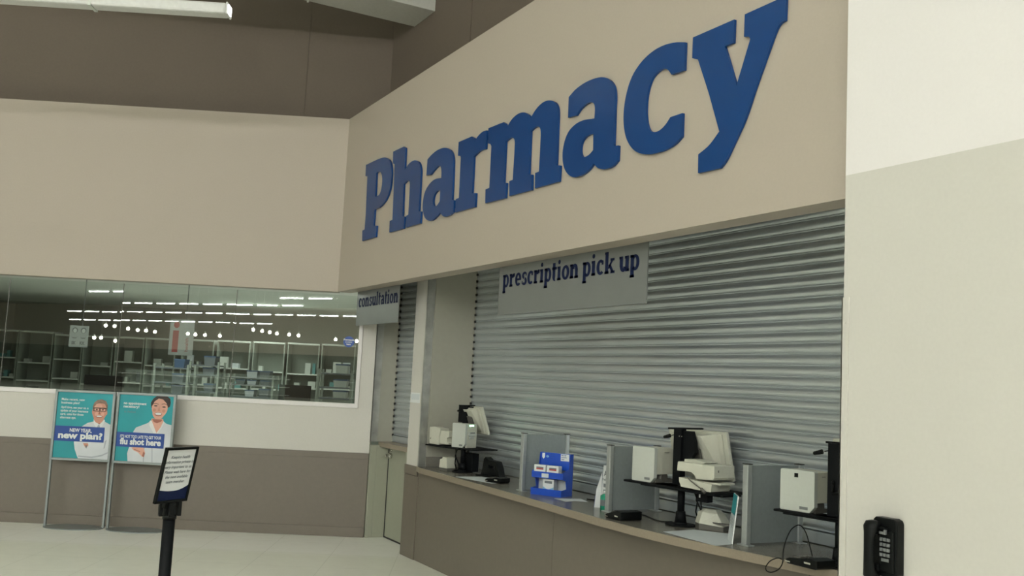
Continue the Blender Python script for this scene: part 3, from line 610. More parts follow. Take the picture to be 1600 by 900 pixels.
# ------------------------------------------------------------------ workstation stands and their machines
PH = R(9)
def shift(mb, d): mb.v = [(x+d[0], y+d[1], z) for x, y, z in mb.v]; return mb
def term_stand(label, fr, tray, mon_h=.575, back=(0, 0)):
    t = thing('terminal_stand', label, 'stand', fr, 'black terminal stands on the counter')
    mb = MB(); mb.cyl((0, 0, 0), (0, 0, .008), .092, n=36); mb.cyl((0, 0, .008), (0, 0, .022), .045, .036, n=24); mb.cyl((0, 0, .022), (0, 0, .085), .036, .027, n=24); mb.build('base', M['blackm'], t)
    mb = MB(); mb.cyl((0, 0, .08), (0, 0, .24), .022, n=20); mb.build('post', M['blackm'], t)
    mb = MB(); mb.box(-.062, .002, -.02, .03, .225, mon_h); shift(mb, back).build('column', M['blackm'], t, bevel=.004)
    mb = MB()
    for (a, b, c_, d, e_, g_) in tray: mb.box(a, b, c_, d, e_, g_)
    mb.build('tray', M['blackm'], t, bevel=.004)
    mb = MB(); mb.cyl((-.045, -.005, mon_h-.035), (-.085, -.012, mon_h-.045), .003, n=8); mb.cyl((-.095, -.014, mon_h-.047), (-.135, -.02, mon_h-.058), .012, .010, n=12); mb.ball((-.135, -.02, mon_h-.058), .010); shift(mb, back).build('lever', M['black'], t)
    return t
def bracket(t, zt, back=(0, 0), low=-.06):
    mb = MB(); mb.prism([[(-.01, .19), (-.01, low), (.02, low+.02), (.10, low+.12 if low < 0 else low+.03), (.095, .12), (.07, .19)]], lambda u, v, q: (u+.0, q, zt-.20+v), .0, .030); shift(mb, back).build('arm', M['blackm'], t)
    for x in (.02, .04): mb = MB(); mb.cyl((x-.03, -.024, zt-.045), (x-.03, -.018, zt-.045), .004, n=8); shift(mb, back).build('screw', M['chrome'], t)
def receipt_printer(label, fr, W, D, H, port=False, slot=False, group='receipt printers on the terminal stands'):
    """front (customer) panel with a cut lower right corner; the paper roll shows under the machine's right side"""
    t = thing('receipt_printer', label, 'printer', fr, group)
    c = .028; e_ = .006
    prof = [(0, e_), (e_, 0), (W-c, 0), (W, c*1.1), (W, H-e_), (W-e_, H), (e_, H), (0, H-e_)]
    mb = MB(); mb.prism([prof], plain, -.03, .0); mb.build('front_panel', M['plastic2'], t, bevel=.003)
    mb = MB(); z1 = H*.24; mb.prism([[(0.002, .0), (W*.5, 0), (W*.5, z1), (W-.003, z1), (W-.003, H-.004), (.002, H-.004)]], plain, -D, -.028); mb.build('body', M['plastic'], t, bevel=.003)
    mb = MB(); mb.cyl((W*.5, D*.5, z1*.62), (W-.01, D*.5, z1*.62), z1*.58, n=20); mb.box(W*.5, W-.012, .03, D-.01, .0, z1*.4); mb.build('lower_housing', M['dkplastic'], t)
    mb = MB(); mb.box(W*.58, W*.82, -.0008, 0, H*.07, H*.14); o = mb.build('rating_label', M['key'], t)
    mb = MB(); mb.box(W, W+.001, D*.42, D*.62, H*.86, H*.875); mb.build('badge', M['dkplastic'], t)
    if port: mb = MB(); mb.box(W*.42, W*.53, -.001, .004, H*.82, H*.92); mb.build('cable_port', M['black'], t)
    return t
def monitor(label, fr, W, H, D, tilt, group='terminal monitors behind the stands'):
    """screen side faces the shutter; the customer sees the back"""
    t = thing('monitor', label, 'monitor', fr, group)
    m4 = Matrix.Rotation(tilt, 4, 'X')
    mb = MB(); mb.box(0, W, D-.028, D, -H, 0, m4); mb.build('bezel', M['plastic'], t, bevel=.006)
    mb = MB(); mb.box(.012, W-.030, D-.040, D-.026, -H+.012, -.008, m4); mb.build('rear_ring', M['plastic'], t, bevel=.004)
    i = .03; y1 = D-.038; y0 = .0
    mb = MB(); mb.add([m4 @ Vector(p) for p in ((i, y1, -H+.02), (W-i-.03, y1, -H+.02), (W-i-.03, y1, -.012), (i, y1, -.012), (W*.30, y0+.02, -H*.72), (W*.66, y0+.02, -H*.72), (W*.66, y0, -.018), (W*.30, y0, -.018))],
            [(0, 1, 5, 4), (1, 2, 6, 5), (2, 3, 7, 6), (3, 0, 4, 7), (4, 5, 6, 7)]); mb.build('rear_cover', M['plastic'], t, bevel=.004)
    mb = MB(); mb.prism([[(W*.30, -H*.64), (W*.63, -H*.60), (W*.62, -H*.34), (W*.58, -H*.30), (W*.42, -H*.28), (W*.34, -H*.42)]], lambda u, v, q: m4 @ Vector((u, -q+.004, v)), 0, .014); mb.build('port_recess', M['dkplastic'], t)
    mb = MB(); mb.box(.02, W-.04, D, D+.001, -H+.02, -.02, m4); mb.build('display_glass', M['black'], t)
    return t
# --- middle station
o2 = on_z(1061, 821, Z0); F2 = Fr((o2.x, o2.y+.01, Z0), PH)
zt = .232
xl = F2.y(975, 748, -.055).x; xr = F2.y(1118, 772, -.085).x
BK2 = (-.095, .105)
t2 = term_stand('black pole stand carrying machines between two counter dividers', F2, [(xl, -.03, -.06, .055, zt-.014, zt), (-.30, .36, -.05, .12, zt-.022, zt-.006), (-.2, .34, -.10, .20, zt-.014, zt)], back=BK2)
bracket(t2, .575, BK2)
mb = MB(); mb.box(-.10, .18, .0, .02, .572, .584, Matrix.Rotation(R(-3), 4, 'Y')); shift(mb, BK2).build('top_bar', M['blackm'], t2, bevel=.003)
a = F2.y(1089, 768, -.03); b = F2.y(1105, 786, -.03)
mb = MB(); mb.box(a.x, b.x, -.03, .02, b.z, zt-.02); mb.build('power_box', M['blackm'], t2, bevel=.003)
mb = MB(); mb.box(a.x+.018, a.x+.028, -.032, -.03, b.z+.025, b.z+.05); mb.build('box_label', M['pwhite'], t2)
mb = MB()
for k, (dx, sw) in enumerate(((.075, .02), (.095, -.01), (.11, .012))): mb.tube([(dx, .03, zt-.02), (dx+sw, .04, .16), (dx+.02-sw, .05, .09), (dx+.02, .06, .02), (dx+.05, .08, .006)], .0045)
mb.build('cable', M['black'], t2)
# printer of the middle station
a = F2.y(987, 744, -.045); b = F2.y(1023, 700, -.045); W = b.x-a.x
Fp = Fr(F2.m @ Vector((a.x, -.045, zt+.0005)), PH); hgt = F2.y(987, 696, -.045).z-zt
receipt_printer('pale receipt printer left of the middle pole stand', Fp, W, .215, hgt)
# stacked scanners
fs_ = -.095
def prof_px(F, pts, yl): return [(F.y(x, y, yl).x, F.y(x, y, yl).z) for x, y in pts]
crop = lambda l: [(1020+x/7.5, 660+y/7.5) for x, y in l]
up = prof_px(F2, crop([(290, 455), (720, 512), (716, 655), (700, 682), (500, 665), (485, 620), (455, 592), (400, 575), (280, 563)]), fs_)
lo = prof_px(F2, crop([(303, 640), (690, 728), (672, 822), (325, 752), (305, 690)]), fs_)
lo = [(x, max(z, zt)) for x, z in lo]; x0 = min(p[0] for p in lo); z0 = zt
Fs = Fr(F2.m @ Vector((x0, fs_, zt+.0005)), PH)
t = thing('check_scanner', 'putty flatbed check scanner, lower of the two stacked by the middle pole', 'scanner', Fs)
mb = MB(); mb.prism([[(x-x0, z-z0) for x, z in lo]], plain, -.175, 0); mb.build('body', M['plastic'], t, bevel=.004)
xm = max(p[0] for p in lo)-x0; zm = max(p[1] for p in lo)-z0
mb = MB(); mb.box(.03, xm+.045, .02, .155, lo[1][1]-z0-.004, lo[1][1]-z0+.008); mb.build('lid', M['plastic'], t, bevel=.003)
x1 = min(p[0] for p in up); z1 = min(p[1] for p in up)
Fs2 = Fr(F2.m @ Vector((x1, fs_, z1)), PH)
t = thing('check_scanner', 'thick putty check scanner resting on top of the flat one', 'scanner', Fs2)
mb = MB(); mb.prism([[(x-x1, z-z1) for x, z in up]], plain, -.185, 0); mb.build('body', M['plastic'], t, bevel=.005)
zt1 = up[0][1]-z1
mb = MB(); mb.prism([[(.025, .0), (.15, .0), (.19, .010), (.19, .016), (.12, .022), (.028, .022)]], lambda u, v, q: (u, -q, zt1-.006+v), -.15, -.035); mb.build('paper_tray', M['plastic'], t, bevel=.002)
xs = up[2][0]-x1
mb = MB(); mb.box(xs-.001, xs+.0015, .035, .042, zt1-.040, zt1-.028); mb.build('button', M['dkplastic'], t)
mb = MB(); q = crop([(405, 640), (450, 690), (520, 745), (570, 780)]); pts = [F2.y(x, y, fs_-.01) for x, y in q]; base_ = F2.m
cbl = MB(); cbl.tube([Vector(p)-pts[0] for p in pts], .004); e_ = pts[-1]-pts[0]; cbl.cyl(e_, e_+Vector((.03, -.002, -.018)), .009, n=10)
tag(cbl.build('plug_cable', M['dkplastic'], fr=Fr(F2.m @ pts[0], PH)), 'dark cable with a plug hanging across the lower check scanner', 'cable')
# monitor middle
a = F2.y(1036, 672, .145); b = F2.y(1128, 677, .145)
Fm = Fr(F2.m @ Vector((a.x, .145, a.z)), PH)
monitor('putty monitor seen from behind above the stacked check scanners', Fm, b.x-a.x-.01, .31, .08, R(15))
# small check reader on the counter
a = on_z(1086, 824, Z0); Fk = Fr((a.x, a.y, Z0), PH)
t = thing('check_reader', 'domed putty check reader on a white sheet under the middle stand', 'check reader', Fk)
k9 = lambda l, yl: [(Fk.y(1060+x/9, 760+y/9, yl).x, Fk.y(1060+x/9, 760+y/9, yl).z) for x, y in l]
WK = Fk.z(1102, 836, 0).x; 
top_ = k9([(225, 540), (250, 365), (380, 375), (370, 580)], 0)
fl = [(0, .028), (.012, .095), (.03, .11), (.095, .115), (.125, .09), (.15, .05), (.15, .028)]
mb = MB(); D_ = .13
vs = []; zz_ = [(.0, .0), (.012, .0), (0, 0)]
mb.add([(0, 0, .0), (.06, -.035, .0), (.20, .02, 0), (.17, .13, 0), (.03, .13, 0), (0, 0, .035), (.06, -.035, .035), (.20, .02, .028), (.17, .13, .028), (.03, .13, .035)],
       [(4, 3, 2, 1, 0), (0, 1, 6, 5), (1, 2, 7, 6), (2, 3, 8, 7), (3, 4, 9, 8), (4, 0, 5, 9), (5, 6, 7, 8, 9)]); mb.build('base', M['dkplastic'], t, bevel=.003)
mb = MB(); mb.add([(-.004, 0, .033), (.06, -.038, .033), (.205, .018, .026), (.172, .134, .028), (.028, .134, .035), (.008, .015, .098), (.062, -.012, .100), (.145, .03, .095), (.13, .11, .095), (.035, .115, .105), (.028, .04, .118), (.07, .02, .120), (.12, .04, .116), (.11, .10, .114), (.045, .10, .118)],
       [(0, 1, 6, 5), (1, 2, 7, 6), (2, 3, 8, 7), (3, 4, 9, 8), (4, 0, 5, 9), (5, 6, 11, 10), (6, 7, 12, 11), (7, 8, 13, 12), (8, 9, 14, 13), (9, 5, 10, 14), (10, 11, 12, 13, 14), (4, 3, 2, 1, 0)]); mb.build('dome', M['plastic'], t, bevel=.004)
mb = MB(); mb.prism([[(.13, .0), (.20, -.01), (.25, .01), (.24, .03), (.16, .02)]], lambda u, v, q: (u, v, q), .042, .050); mb.build('feed_slot', M['dkplastic'], t)
# --- left station
o1 = on_z(737, 738, Z0); F1 = Fr((o1.x, 3.86, Z0), PH)
xl = (-8.275-F1.o.x)/math.cos(PH)
BK1 = (-.165, .150)
t1 = term_stand('black pole stand carrying machines at the far end of the counter', F1, [(xl, -.36, -.05, .13, .205, .216), (-.52, .02, -.07, .10, .199, .211), (-.25, .20, -.05, .235, .205, .216)], mon_h=.590, back=BK1)
bracket(t1, .590, BK1, .09)
mb = MB(); mb.box(-.14, .10, .0, .02, .583, .593, Matrix.Rotation(R(-2), 4, 'Y')); shift(mb, BK1).build('top_bar', M['blackm'], t1, bevel=.003)
a = F1.y(713, 639, .04); b = F1.y(739, 660, .04)
mb = MB(); mb.box(-.135, -.03, -.015, .015, .43, .588); shift(mb, BK1).build('back_plate', M['blackm'], t1, bevel=.002)
mb = MB(); mb.box(-.10, .08, .045, .12, .010, .17); mb.build('power_box', M['blackm'], t1, bevel=.004)
mb = MB()
for k, (dx, sw) in enumerate(((-.075, .02), (-.05, -.015))): mb.tube([(dx, -.03, .20), (dx+sw, -.04, .14), (dx+.02-sw, -.03, .07), (dx+.01, -.02, .015), (dx-.05, -.03, .006)], .006)
mb.build('cable', M['black'], t1)
zt = .216
a = F1.y(705.5, 693, -.06); b = F1.y(727, 660, -.06)
Fp = Fr(F1.m @ Vector((a.x, -.06, zt+.0005)), PH+R(14))
t = receipt_printer('pale receipt printer with green lit display at the far counter end', Fp, .155, .165, .215, group='receipt printers on the terminal stands')
for o in list(bpy.data.objects):
    if o.parent == t and o.name.split('.')[0] == 'lower_housing': bpy.data.objects.remove(o)
mb = MB(); mb.box(.08, .153, .03, .162, .0, .06); mb.build('lower_housing', M['plastic'], t, bevel=.002)
mb = MB(); mb.box(.155, .157, .055, .115, .190, .203); mb.build('display', M['led'], t)
mb = MB(); mb.box(.155, .170, .04, .13, .105, .140); mb.box(.155, .165, .055, .115, .080, .105); mb.build('card_slot', M['plastic2'], t, bevel=.003)
mb = MB(); mb.box(.170, .171, .055, .115, .130, .136); mb.build('slot_opening', M['black'], t)
a = F1.y(664.5, 691, .0)
Fp = Fr(F1.m @ Vector((xl+.0, -.045, zt+.0005)), PH)
t = thing('label_printer', 'low putty label printer on the far left tray of the first stand', 'printer', Fp)
mb = MB(); mb.prism([[(.01, .0), (.165, .0), (.17, .06), (.163, .075), (.18, .12), (.18, .15), (.07, .16), (.0, .153), (.004, .07)]], plain, -.10, 0); mb.build('body', M['plastic'], t, bevel=.004)
mb = MB(); mb.prism([[(0, 0), (.14, 0), (.14, .012), (.11, .016), (.11, .06), (.14, .065), (.14, .118), (0, .118)]], lambda u, v, q: (.17+u, q, .012+v), .01, .11); mb.build('feeder', M['plastic'], t, bevel=.003)
mb = MB(); mb.cyl((.03, -.001, .05), (.03, -.004, .05), .006, n=8); mb.build('catch', M['dkplastic'], t)
a = F1.y(770, 640, .12)
a = F1.y(714, 638, .115); Fm = Fr(F1.m @ Vector((a.x, .115, a.z+.008)), PH)
monitor('putty monitor seen from behind at the far end of the counter', Fm, F1.y(756, 638, .185).x-a.x, .265, .07, R(21))
# small printer on the counter, terminal and sheet
a = on_z(686, 734.5, Z0); Fk = Fr((a.x, a.y, Z0), PH)
t = thing('check_reader', 'small cream check reader standing at the far end of the counter', 'check reader', Fk)
mb = MB(); mb.box(.0, .125, 0, .10, 0, .028); mb.build('base', M['dkplastic'], t, bevel=.003)
mb = MB(); mb.prism([[(0, .025), (.125, .025), (.122, .10), (.118, .118), (.05, .125), (.042, .108), (.008, .098)]], plain, -.10, .004); mb.build('cover', M['plastic'], t, bevel=.005)
def sheet(label, px, z=Z0, name='paper_sheet', m='paper', th=.0012):
    P = [on_z(x, y, z) for x, y in px]; c_ = P[0]
    mb = MB(); mb.prism([[(p.x-c_.x, p.y-c_.y) for p in P]], lambda u, v, q: (u, v, q), .0006, .0006+th)
    return tag(mb.build(name, M[m], fr=Fr((c_.x, c_.y, z))), label, 'paper')
sheet('white paper sheet lying under the black headset terminal at the far end', [(712, 745), (760, 745), (794, 755), (768, 755.5), (740, 750.5)])
sheet('large white paper sheet at the counter edge under the putty check reader', [(1036, 831), (1084, 828), (1145, 835), (1142, 851), (1118, 853), (1080, 843)])
sheet('small white paper slip on the counter beside the blue display', [(866, 779), (908, 780), (919, 784.5), (899, 783), (884, 784)])
P = on_z(917, 781.5, Z0); P2 = on_z(926, 783, Z0)
mb = MB(); mb.cyl((0, 0, .006), (P2.x-P.x+.03, P2.y-P.y+.04, .006), .006, n=10); mb.cyl((P2.x-P.x+.03, P2.y-P.y+.04, .006), (P2.x-P.x+.04, P2.y-P.y+.055, .006), .004, .001, n=10)
tag(mb.build('pen', M['black'], fr=Fr((P.x, P.y, Z0+.0006))), 'black pen lying at the end of the small paper slip', 'pen')
def card_terminal(label, fr, L, Wd, Hh, hump=False):
    t = thing('card_terminal', label, 'card terminal', fr, 'black card terminals on the counter')
    prof = [(0, .006), (.012, 0), (L-.01, 0), (L, .01), (L, Hh), (L*.72, Hh+.004), (L*.45, Hh*.86), (.02, .030), (0, .022)]
    mb = MB(); mb.prism([prof], lambda u, v, q: (u, q, v), 0, Wd); mb.build('body', M['black'], t, bevel=.005)
    s1 = (Hh*.86-.030)/(L*.45-.02)
    for i in range(3):
        for j in range(3):
            u = .035+i*(L*.42-.04)/3; z = .030+(u-.02)*s1; y = .02+j*(Wd-.04)/3
            mb = MB(); mb.box(u, u+.014, y, y+(Wd-.04)/3-.008, z+.001, z+.0075); mb.build('key', M['dkplastic'], t)
    mb = MB(); mb.add([(L*.50, .015, Hh*.885+.003), (L*.70, .015, Hh+.0055), (L*.70, Wd-.015, Hh+.0055), (L*.50, Wd-.015, Hh*.885+.003)], [(0, 1, 2, 3)]); mb.build('display', M['key'], t, recalc=False)
    mb = MB(); mb.box(-.002, .03, -.001, .003, .008, .014); mb.box(L*.6, L*.8, -.001, .003, .02, .028); mb.build('trim_strip', M['chrome'], t)
    return t
a = on_z(970, 815, Z0); t = card_terminal('black card terminal lying near the sanitizer bottle with cord behind', Fr((a.x-.17, a.y+.0, Z0), R(0)), .17, .16, .055)
a = on_z(760, 753, Z0+.002); t = card_terminal('black card terminal on the far paper sheet', Fr((a.x-.02, a.y-.005, Z0+.002), R(20)), .17, .12, .04)
a = on_z(1276, 892, Z0); t = card_terminal('black card terminal nearest the wall phone at the counter edge', Fr((a.x-.20, a.y, Z0), 0), .20, .13, .042)
# handset cradle lump of the far terminal
a = on_z(757, 745, Z0); Fk = Fr((a.x, a.y+.02, Z0+.002), R(15))
t = thing('signature_pad', 'black signature pad on an arched stand behind the far card terminal', 'signature pad', Fk)
mb = MB(); mb.prism([[(-.085, 0), (.165, 0), (.135, .09), (.11, .135), (.01, .142), (-.03, .165), (-.05, .145), (-.06, .07)], [(.015, .075), (.09, .065), (.085, .095), (.012, .10)]], plain, -.07, .0); mb.build('arched_stand', M['black'], t, bevel=.004)
mb = MB(); mb.box(-.09, .17, -.05, .08, 0, .012); mb.build('foot', M['black'], t, bevel=.003)
# cords
def cord(label, pts, r=.003, m='black'):
    c_ = Vector(pts[0]); P = [Vector(p)-c_ for p in pts]; out = []
    n = len(P)
    for i in range(n-1):
        p0, p1, p2, p3 = P[max(i-1, 0)], P[i], P[i+1], P[min(i+2, n-1)]
        for k in range(6):
            t_ = k/6; out.append(.5*((2*p1)+(p2-p0)*t_+(2*p0-5*p1+4*p2-p3)*t_*t_+(3*p1-p0-3*p2+p3)*t_**3))
    out.append(P[-1]); mb = MB(); mb.tube(out, r); return tag(mb.build('cord', M[m], fr=Fr(c_)), label, 'cord')
zc = Z0+.004
cord('black cord running from the card terminal back to the middle stand', [on_z(x, y, zc) for x, y in ((1001, 804), (1012, 807), (1023, 812), (1036, 815), (1050, 815))], .0035)
yy = on_z(1262, 878, Z0).y
lp = [(1270, 872, .02), (1264, 848, .015), (1259, 832, .01), (1252, 822, .0), (1245, 821, -.01), (1236, 828, -.02), (1229, 842, -.03), (1224, 860, -.04), (1223, 878, -.06), (1217, 889, -.08), (1206, 894, -.10), (1198, 892, -.11), (1197, 885, -.11), (1204, 876, -.10), (1215, 872, -.08), (1222, 874, -.03)]
cord('thin black looped cord rising from the nearest terminal and over the counter edge', [on_y(x, y, min(yy+d, 9)) if k < 8 else on_y(x, y, 3.545+d*.3+.03) for k, (x, y, d) in enumerate(lp)], .0028)
# --- right station
F3 = Fr((-3.40, 3.765, Z0), PH)
zt = .232
t3 = term_stand('black pole stand at the near end of the counter by the cream wall', F3, [(F3.y(1208, 797, -.06).x, .05, -.06, .055, zt-.012, zt), (-.30, .12, -.05, .12, zt-.022, zt-.010), (-.1, .2, -.06, .15, zt-.012, zt)], mon_h=.59)
mb = MB(); mb.box(-.09, .12, .0, .02, .586, .596); mb.build('top_bar', M['blackm'], t3, bevel=.003)
a = F3.y(1300, 750, -.04); mb = MB(); mb.cyl((a.x, -.03, .35), (a.x, -.03, .395), .006, n=10); mb.ball((a.x, -.03, .40), .009); mb.cyl((a.x-.01, -.03, .35), (a.x+.05, .0, .35), .008, n=10); mb.build('clamp_lever', M['black'], t3)
a = F3.y(1218, 800, -.045); b = F3.y(1273, 735, -.045); W = b.x-a.x
Fp = Fr(F3.m @ Vector((a.x, -.045, zt+.0005)), PH)
receipt_printer('pale receipt printer with a black cable port nearest the wall phone', Fp, W, .15, F3.y(1218, 731, -.045).z-zt, port=True)
a = F3.y(1287, 703, .05); Fm = Fr(F3.m @ Vector((a.x, .05, .595)), PH)
monitor('putty monitor corner showing behind the nearest pole stand', Fm, .38, .30, .10, R(9))
# leaflet leaning on divider
A = on_z(1143, 850.5, Z0); B = on_z(1134, 838, Z0); Tp = on(1153, 776, (0, 1, 0), A.y+.07)
t = thing('leaflet_holder', 'teal and white leaflet panel leaning against the nearest divider post', 'leaflet', Fr((A.x, A.y, Z0)))
e1 = B-A; e1.z = 0; e1 = e1.normalized()*.19; up_ = Tp-A
g = lambda u, v, q: Vector((0, 0, .001))+e1*u+Vector((up_.x, up_.y, up_.z))*v+Vector((-e1.y, e1.x, 0)).normalized()*(q if True else 0)
sg = 1 if Vector((-e1.y, e1.x, 0)).dot(Vector((0, -1, 0))) > 0 else -1
mb = MB(); mb.prism([rect(0, 0, 1, 1)], lambda u, v, q: g(u, v, q*sg), -.006, 0); mb.build('panel', M['pwhite'], t)
mb = MB(); art(mb, lambda u, v, q: g(u, v, .001*sg), 0, rect(.06, .58, .98, 1.0), 0); art(mb, lambda u, v, q: g(u, v, .001*sg), 1, rect(.06, 0, .98, .58), 0)
for k in range(4): art(mb, lambda u, v, q: g(u, v, .002*sg), 2, [(.2, .30+k*.05), (.95, .37+k*.05), (.95, .39+k*.05), (.2, .32+k*.05)], 0)
mb.build('print', [M['teal'], M['paper'], M['pgrey']], t, recalc=False)

# ------------------------------------------------------------------ blue display with products
a = on_z(829, 771.5, Z0); FD = Fr((a.x, a.y, Z0), R(27)); Wd = FD.y(877, 776, 0).x; Dp = .155; Hd = FD.y(848, 706, .12).z
t = thing('counter_display', 'blue cardboard two-tier display of medicine boxes on the counter', 'display rack', FD)
zsh = FD.y(835, 745, .02).z; side = [(0, 0), (Dp, 0), (Dp, Hd), (Dp-.045, Hd), (Dp-.062, Hd*.64), (.012, zsh+.05), (.012, zsh), (.055, zsh-.012), (.07, .055), (.0, .046)]
for x in (0, Wd-.004): mb = MB(); mb.prism([side], lambda u, v, q, x=x: (x+q, u, v), 0, .004); mb.build('side_panel', M['dblue'], t)
mb = MB(); mb.box(0, Wd, Dp-.004, Dp, 0, Hd-.002); mb.build('back_panel', M['dwhite'], t)
mb = MB(); mb.box(0, Wd, -.002, .002, 0, .048); mb.box(0.002, Wd-.002, 0, Dp, 0, .004); mb.build('lower_tray', M['dblue'], t)
mb = MB(); zsh = FD.y(835, 745, .02).z; mb.box(-.003, Wd+.003, .008, .012, zsh, zsh+.045); mb.box(0, Wd, .01, Dp-.01, zsh, zsh+.004); mb.build('upper_tray', M['dblue'], t)
mb = MB(); mb.box(.004, Wd-.004, .10, .102, .03, zsh); mb.build('liner', M['dwhite'], t)
mb = MB(); y_ = Dp-.043; mb.box(0.0, Wd+.0, y_, y_+.003, Hd*.60, Hd); mb.build('header', M['dblue'], t)
hh = Hd*.80
g = lambda u, v, q: (u, y_-.0005-q*.0004, v)
mb = MB(); art(mb, g, 0, [(.018, hh+.055), (.018, hh+.025), (.030, hh+.012), (.042, hh+.025), (.042, hh+.055)], 1); art(mb, g, 1, ell(.065, hh+.032, .013, .008, 14), 1)
art(mb, g, 0, rect(Wd-.085, hh+.008, Wd-.012, hh+.058), 1)
mb.mat(2)
for k, s_ in enumerate(['stay well', 'cold & flu', 'relief']):
    vs, fs = text_polys(s_, .011); mb.add([g(a_+.088, b_+hh+.046-k*.015, 1) for a_, b_ in vs], fs)
    vs, fs = text_polys(s_, .012, bold=.0004); mb.add([g(a_+Wd-.08, b_+hh+.046-k*.015, 2) for a_, b_ in vs], fs)
mb.build('header_print', [M['pwhite'], M['lightblue'], M['pblue']], t, recalc=False)
mb = MB(); mb.box(.085, .145, .006, .008, zsh+.004, zsh+.034); mb.build('price_tag', M['paper'], t)
for k, lab in enumerate(('white and red medicine carton, left on the display upper tier', 'white and red medicine carton, right on the display upper tier')):
    x = .008+k*.112; fr = Fr(FD.m @ Vector((x, .02, zsh+.0045)), FD.rz)
    q = thing('medicine_carton', lab, 'carton', fr, 'cartons on the blue display')
    mb = MB(); mb.box(0, .10, 0, .05, 0, .088); mb.build('carton', M['pwhite'], q, bevel=.001)
    mb = MB(); art(mb, lambda u, v, s__: (u, -.0006, v), 0, rect(.02, .054, .082, .064), 0); art(mb, lambda u, v, s__: (u, -.0006, v), 1, rect(.02, .064, .082, .074), 0); mb.build('print', [M['pred'], M['pgrey']], q, recalc=False)
fr = Fr(FD.m @ Vector((.085, .03, .0045)), FD.rz)
q = thing('medicine_carton', 'tall white medicine carton standing on the display lower tier', 'carton', fr, 'cartons on the blue display')
mb = MB(); mb.box(0, .095, 0, .05, 0, min(.135, zsh-.014)); mb.build('carton', M['dwhite'], q, bevel=.001)
mb = MB(); h_ = lambda u, v, s__: (u, -.0005-.0004*s__, v)
art(mb, h_, 0, rect(.002, 0, .093, .06), 0); art(mb, h_, 1, [(.002, .058), (.045, .036), (.093, .058), (.093, .112), (.002, .112)], 1); art(mb, h_, 2, rect(.015, .082, .08, .10), 2); art(mb, h_, 3, rect(.02, .118, .075, .13), 2)
mb.build('print', [M['lightblue'], M['pwhite'], M['pgrey'], M['pred']], q, recalc=False)
# ------------------------------------------------------------------ sanitizer bottle and its sign
a = on_z(938, 798, Z0); FB_ = Fr((-5.362, 3.735, Z0), R(9))
t = thing('sanitizer_bottle', 'clear green hand sanitizer bottle standing before the white card by a divider', 'bottle', FB_)
mb = MB(); mb.cyl((0, 0, 0), (0, 0, .095), .036, .036, 24); mb.cyl((0, 0, .095), (0, 0, .108), .036, .016, 24); mb.build('bottle', M['pgreen'], t)
mb = MB(); mb.cyl((0, 0, .108), (0, 0, .126), .015, n=16); mb.build('cap', M['pwhite'], t)
mb = MB(); mb.add([(.0363*math.cos(R(a_)), .0363*math.sin(R(a_)), z) for z in (.03, .07) for a_ in range(-140, -30, 10)], [(k, k+1, 12+k, 11+k) for k in range(10)]); mb.build('bottle_label', M['bingrey'], t)
Fc = Fr((-5.475, 3.778, Z0), 0)
t = thing('counter_card', 'white printed card standing behind the green sanitizer bottle', 'card', Fc)
mb = MB(); mb.prism([[(.0, 0), (.15, 0), (.15, .285), (.012, .285)]], plain, -.003, 0); mb.build('front_leaf', M['pwhite'], t)
wl = lambda u, v, q: (-u*.30, -u*.60, v)
mb = MB(); mb.add([wl(*p, 0) for p in ((0, 0), (.07, 0), (.055, .12), (0, .24))], [(0, 1, 2, 3)]); mb.build('side_leaf', M['pwhite'], t, recalc=False)
mb = MB(); art(mb, lambda u, v, q: (-u*.30-.001, -u*.60-.001, v), 0, [(0, 0), (.07, 0), (.063, .08), (0, .10)], 0)
for u, v, u2, v2 in ((.02, .14, .08, .165), (.02, .105, .08, .125)): art(mb, lambda u, v, q: (u, -.0012, v), 1, rect(u, v, u2, v2), 0)
mb.mat(1); vs, fs = text_polys('Air', .052, bold=.001); mb.add([(x_+.022, -.0013, y_+.215) for x_, y_ in vs], fs); vs, fs = text_polys('Fresh now', .021, bold=.0006); mb.add([(x_+.006, -.0013, y_+.185) for x_, y_ in vs], fs)
mb.build('print', [M['pblue'], M['pgrey']], t, recalc=False)

# ------------------------------------------------------------------ wall phone
a = on_y(1364, 806, 3.155); FPn = Fr((a.x, 3.20, a.z-.225))
t = thing('wall_phone', 'black push-button wall telephone mounted on the cream wall', 'telephone', FPn)
mb = MB(); PWd = on_y(1400, 812, 3.15).x-a.x
prof = [(.0, .012), (.012, .0), (PWd-.012, .0), (PWd, .012), (PWd, .205), (PWd-.005, .219), (PWd-.02, .225), (.012, .225), (0, .215)]
mb.prism([prof], plain, 0, .045); mb.build('housing', M['black'], t, bevel=.007)
mb = MB(); mb.box(.040, PWd-.008, -.056, -.04, .02, .175); mb.build('face_plate', M['black'], t, bevel=.006)
mb = MB(); mb.box(.003, .040, -.060, -.040, .155, .205); mb.box(.003, .040, -.060, -.040, .0, .045); mb.box(.034, .075, -.066, -.04, .168, .190); mb.build('cradle', M['black'], t, bevel=.006)
kx = .047
for i in range(3):
    for j in range(4):
        mb = MB(); x = kx+i*.0165; z = .150-j*.0195; mb.box(x, x+.0125, -.0625, -.055, z-.0125, z); mb.build('key', M['key'], t, bevel=.0015)
mb = MB(); mb.box(kx+.006, kx+.040, -.0585, -.055, .060, .072); o = mb.build('number_card', M['acrylic'], t)
mb = MB(); mb.box(kx, kx+.030, -.066, -.055, .163, .182); mb.build('hook_switch', M['key'], t, bevel=.002)
mb = MB(); c0 = .022
pts = [(c0, -.072, -.005), (c0, -.090, .03), (c0, -.094, .10), (c0, -.090, .165), (c0, -.076, .205)]
n = 16
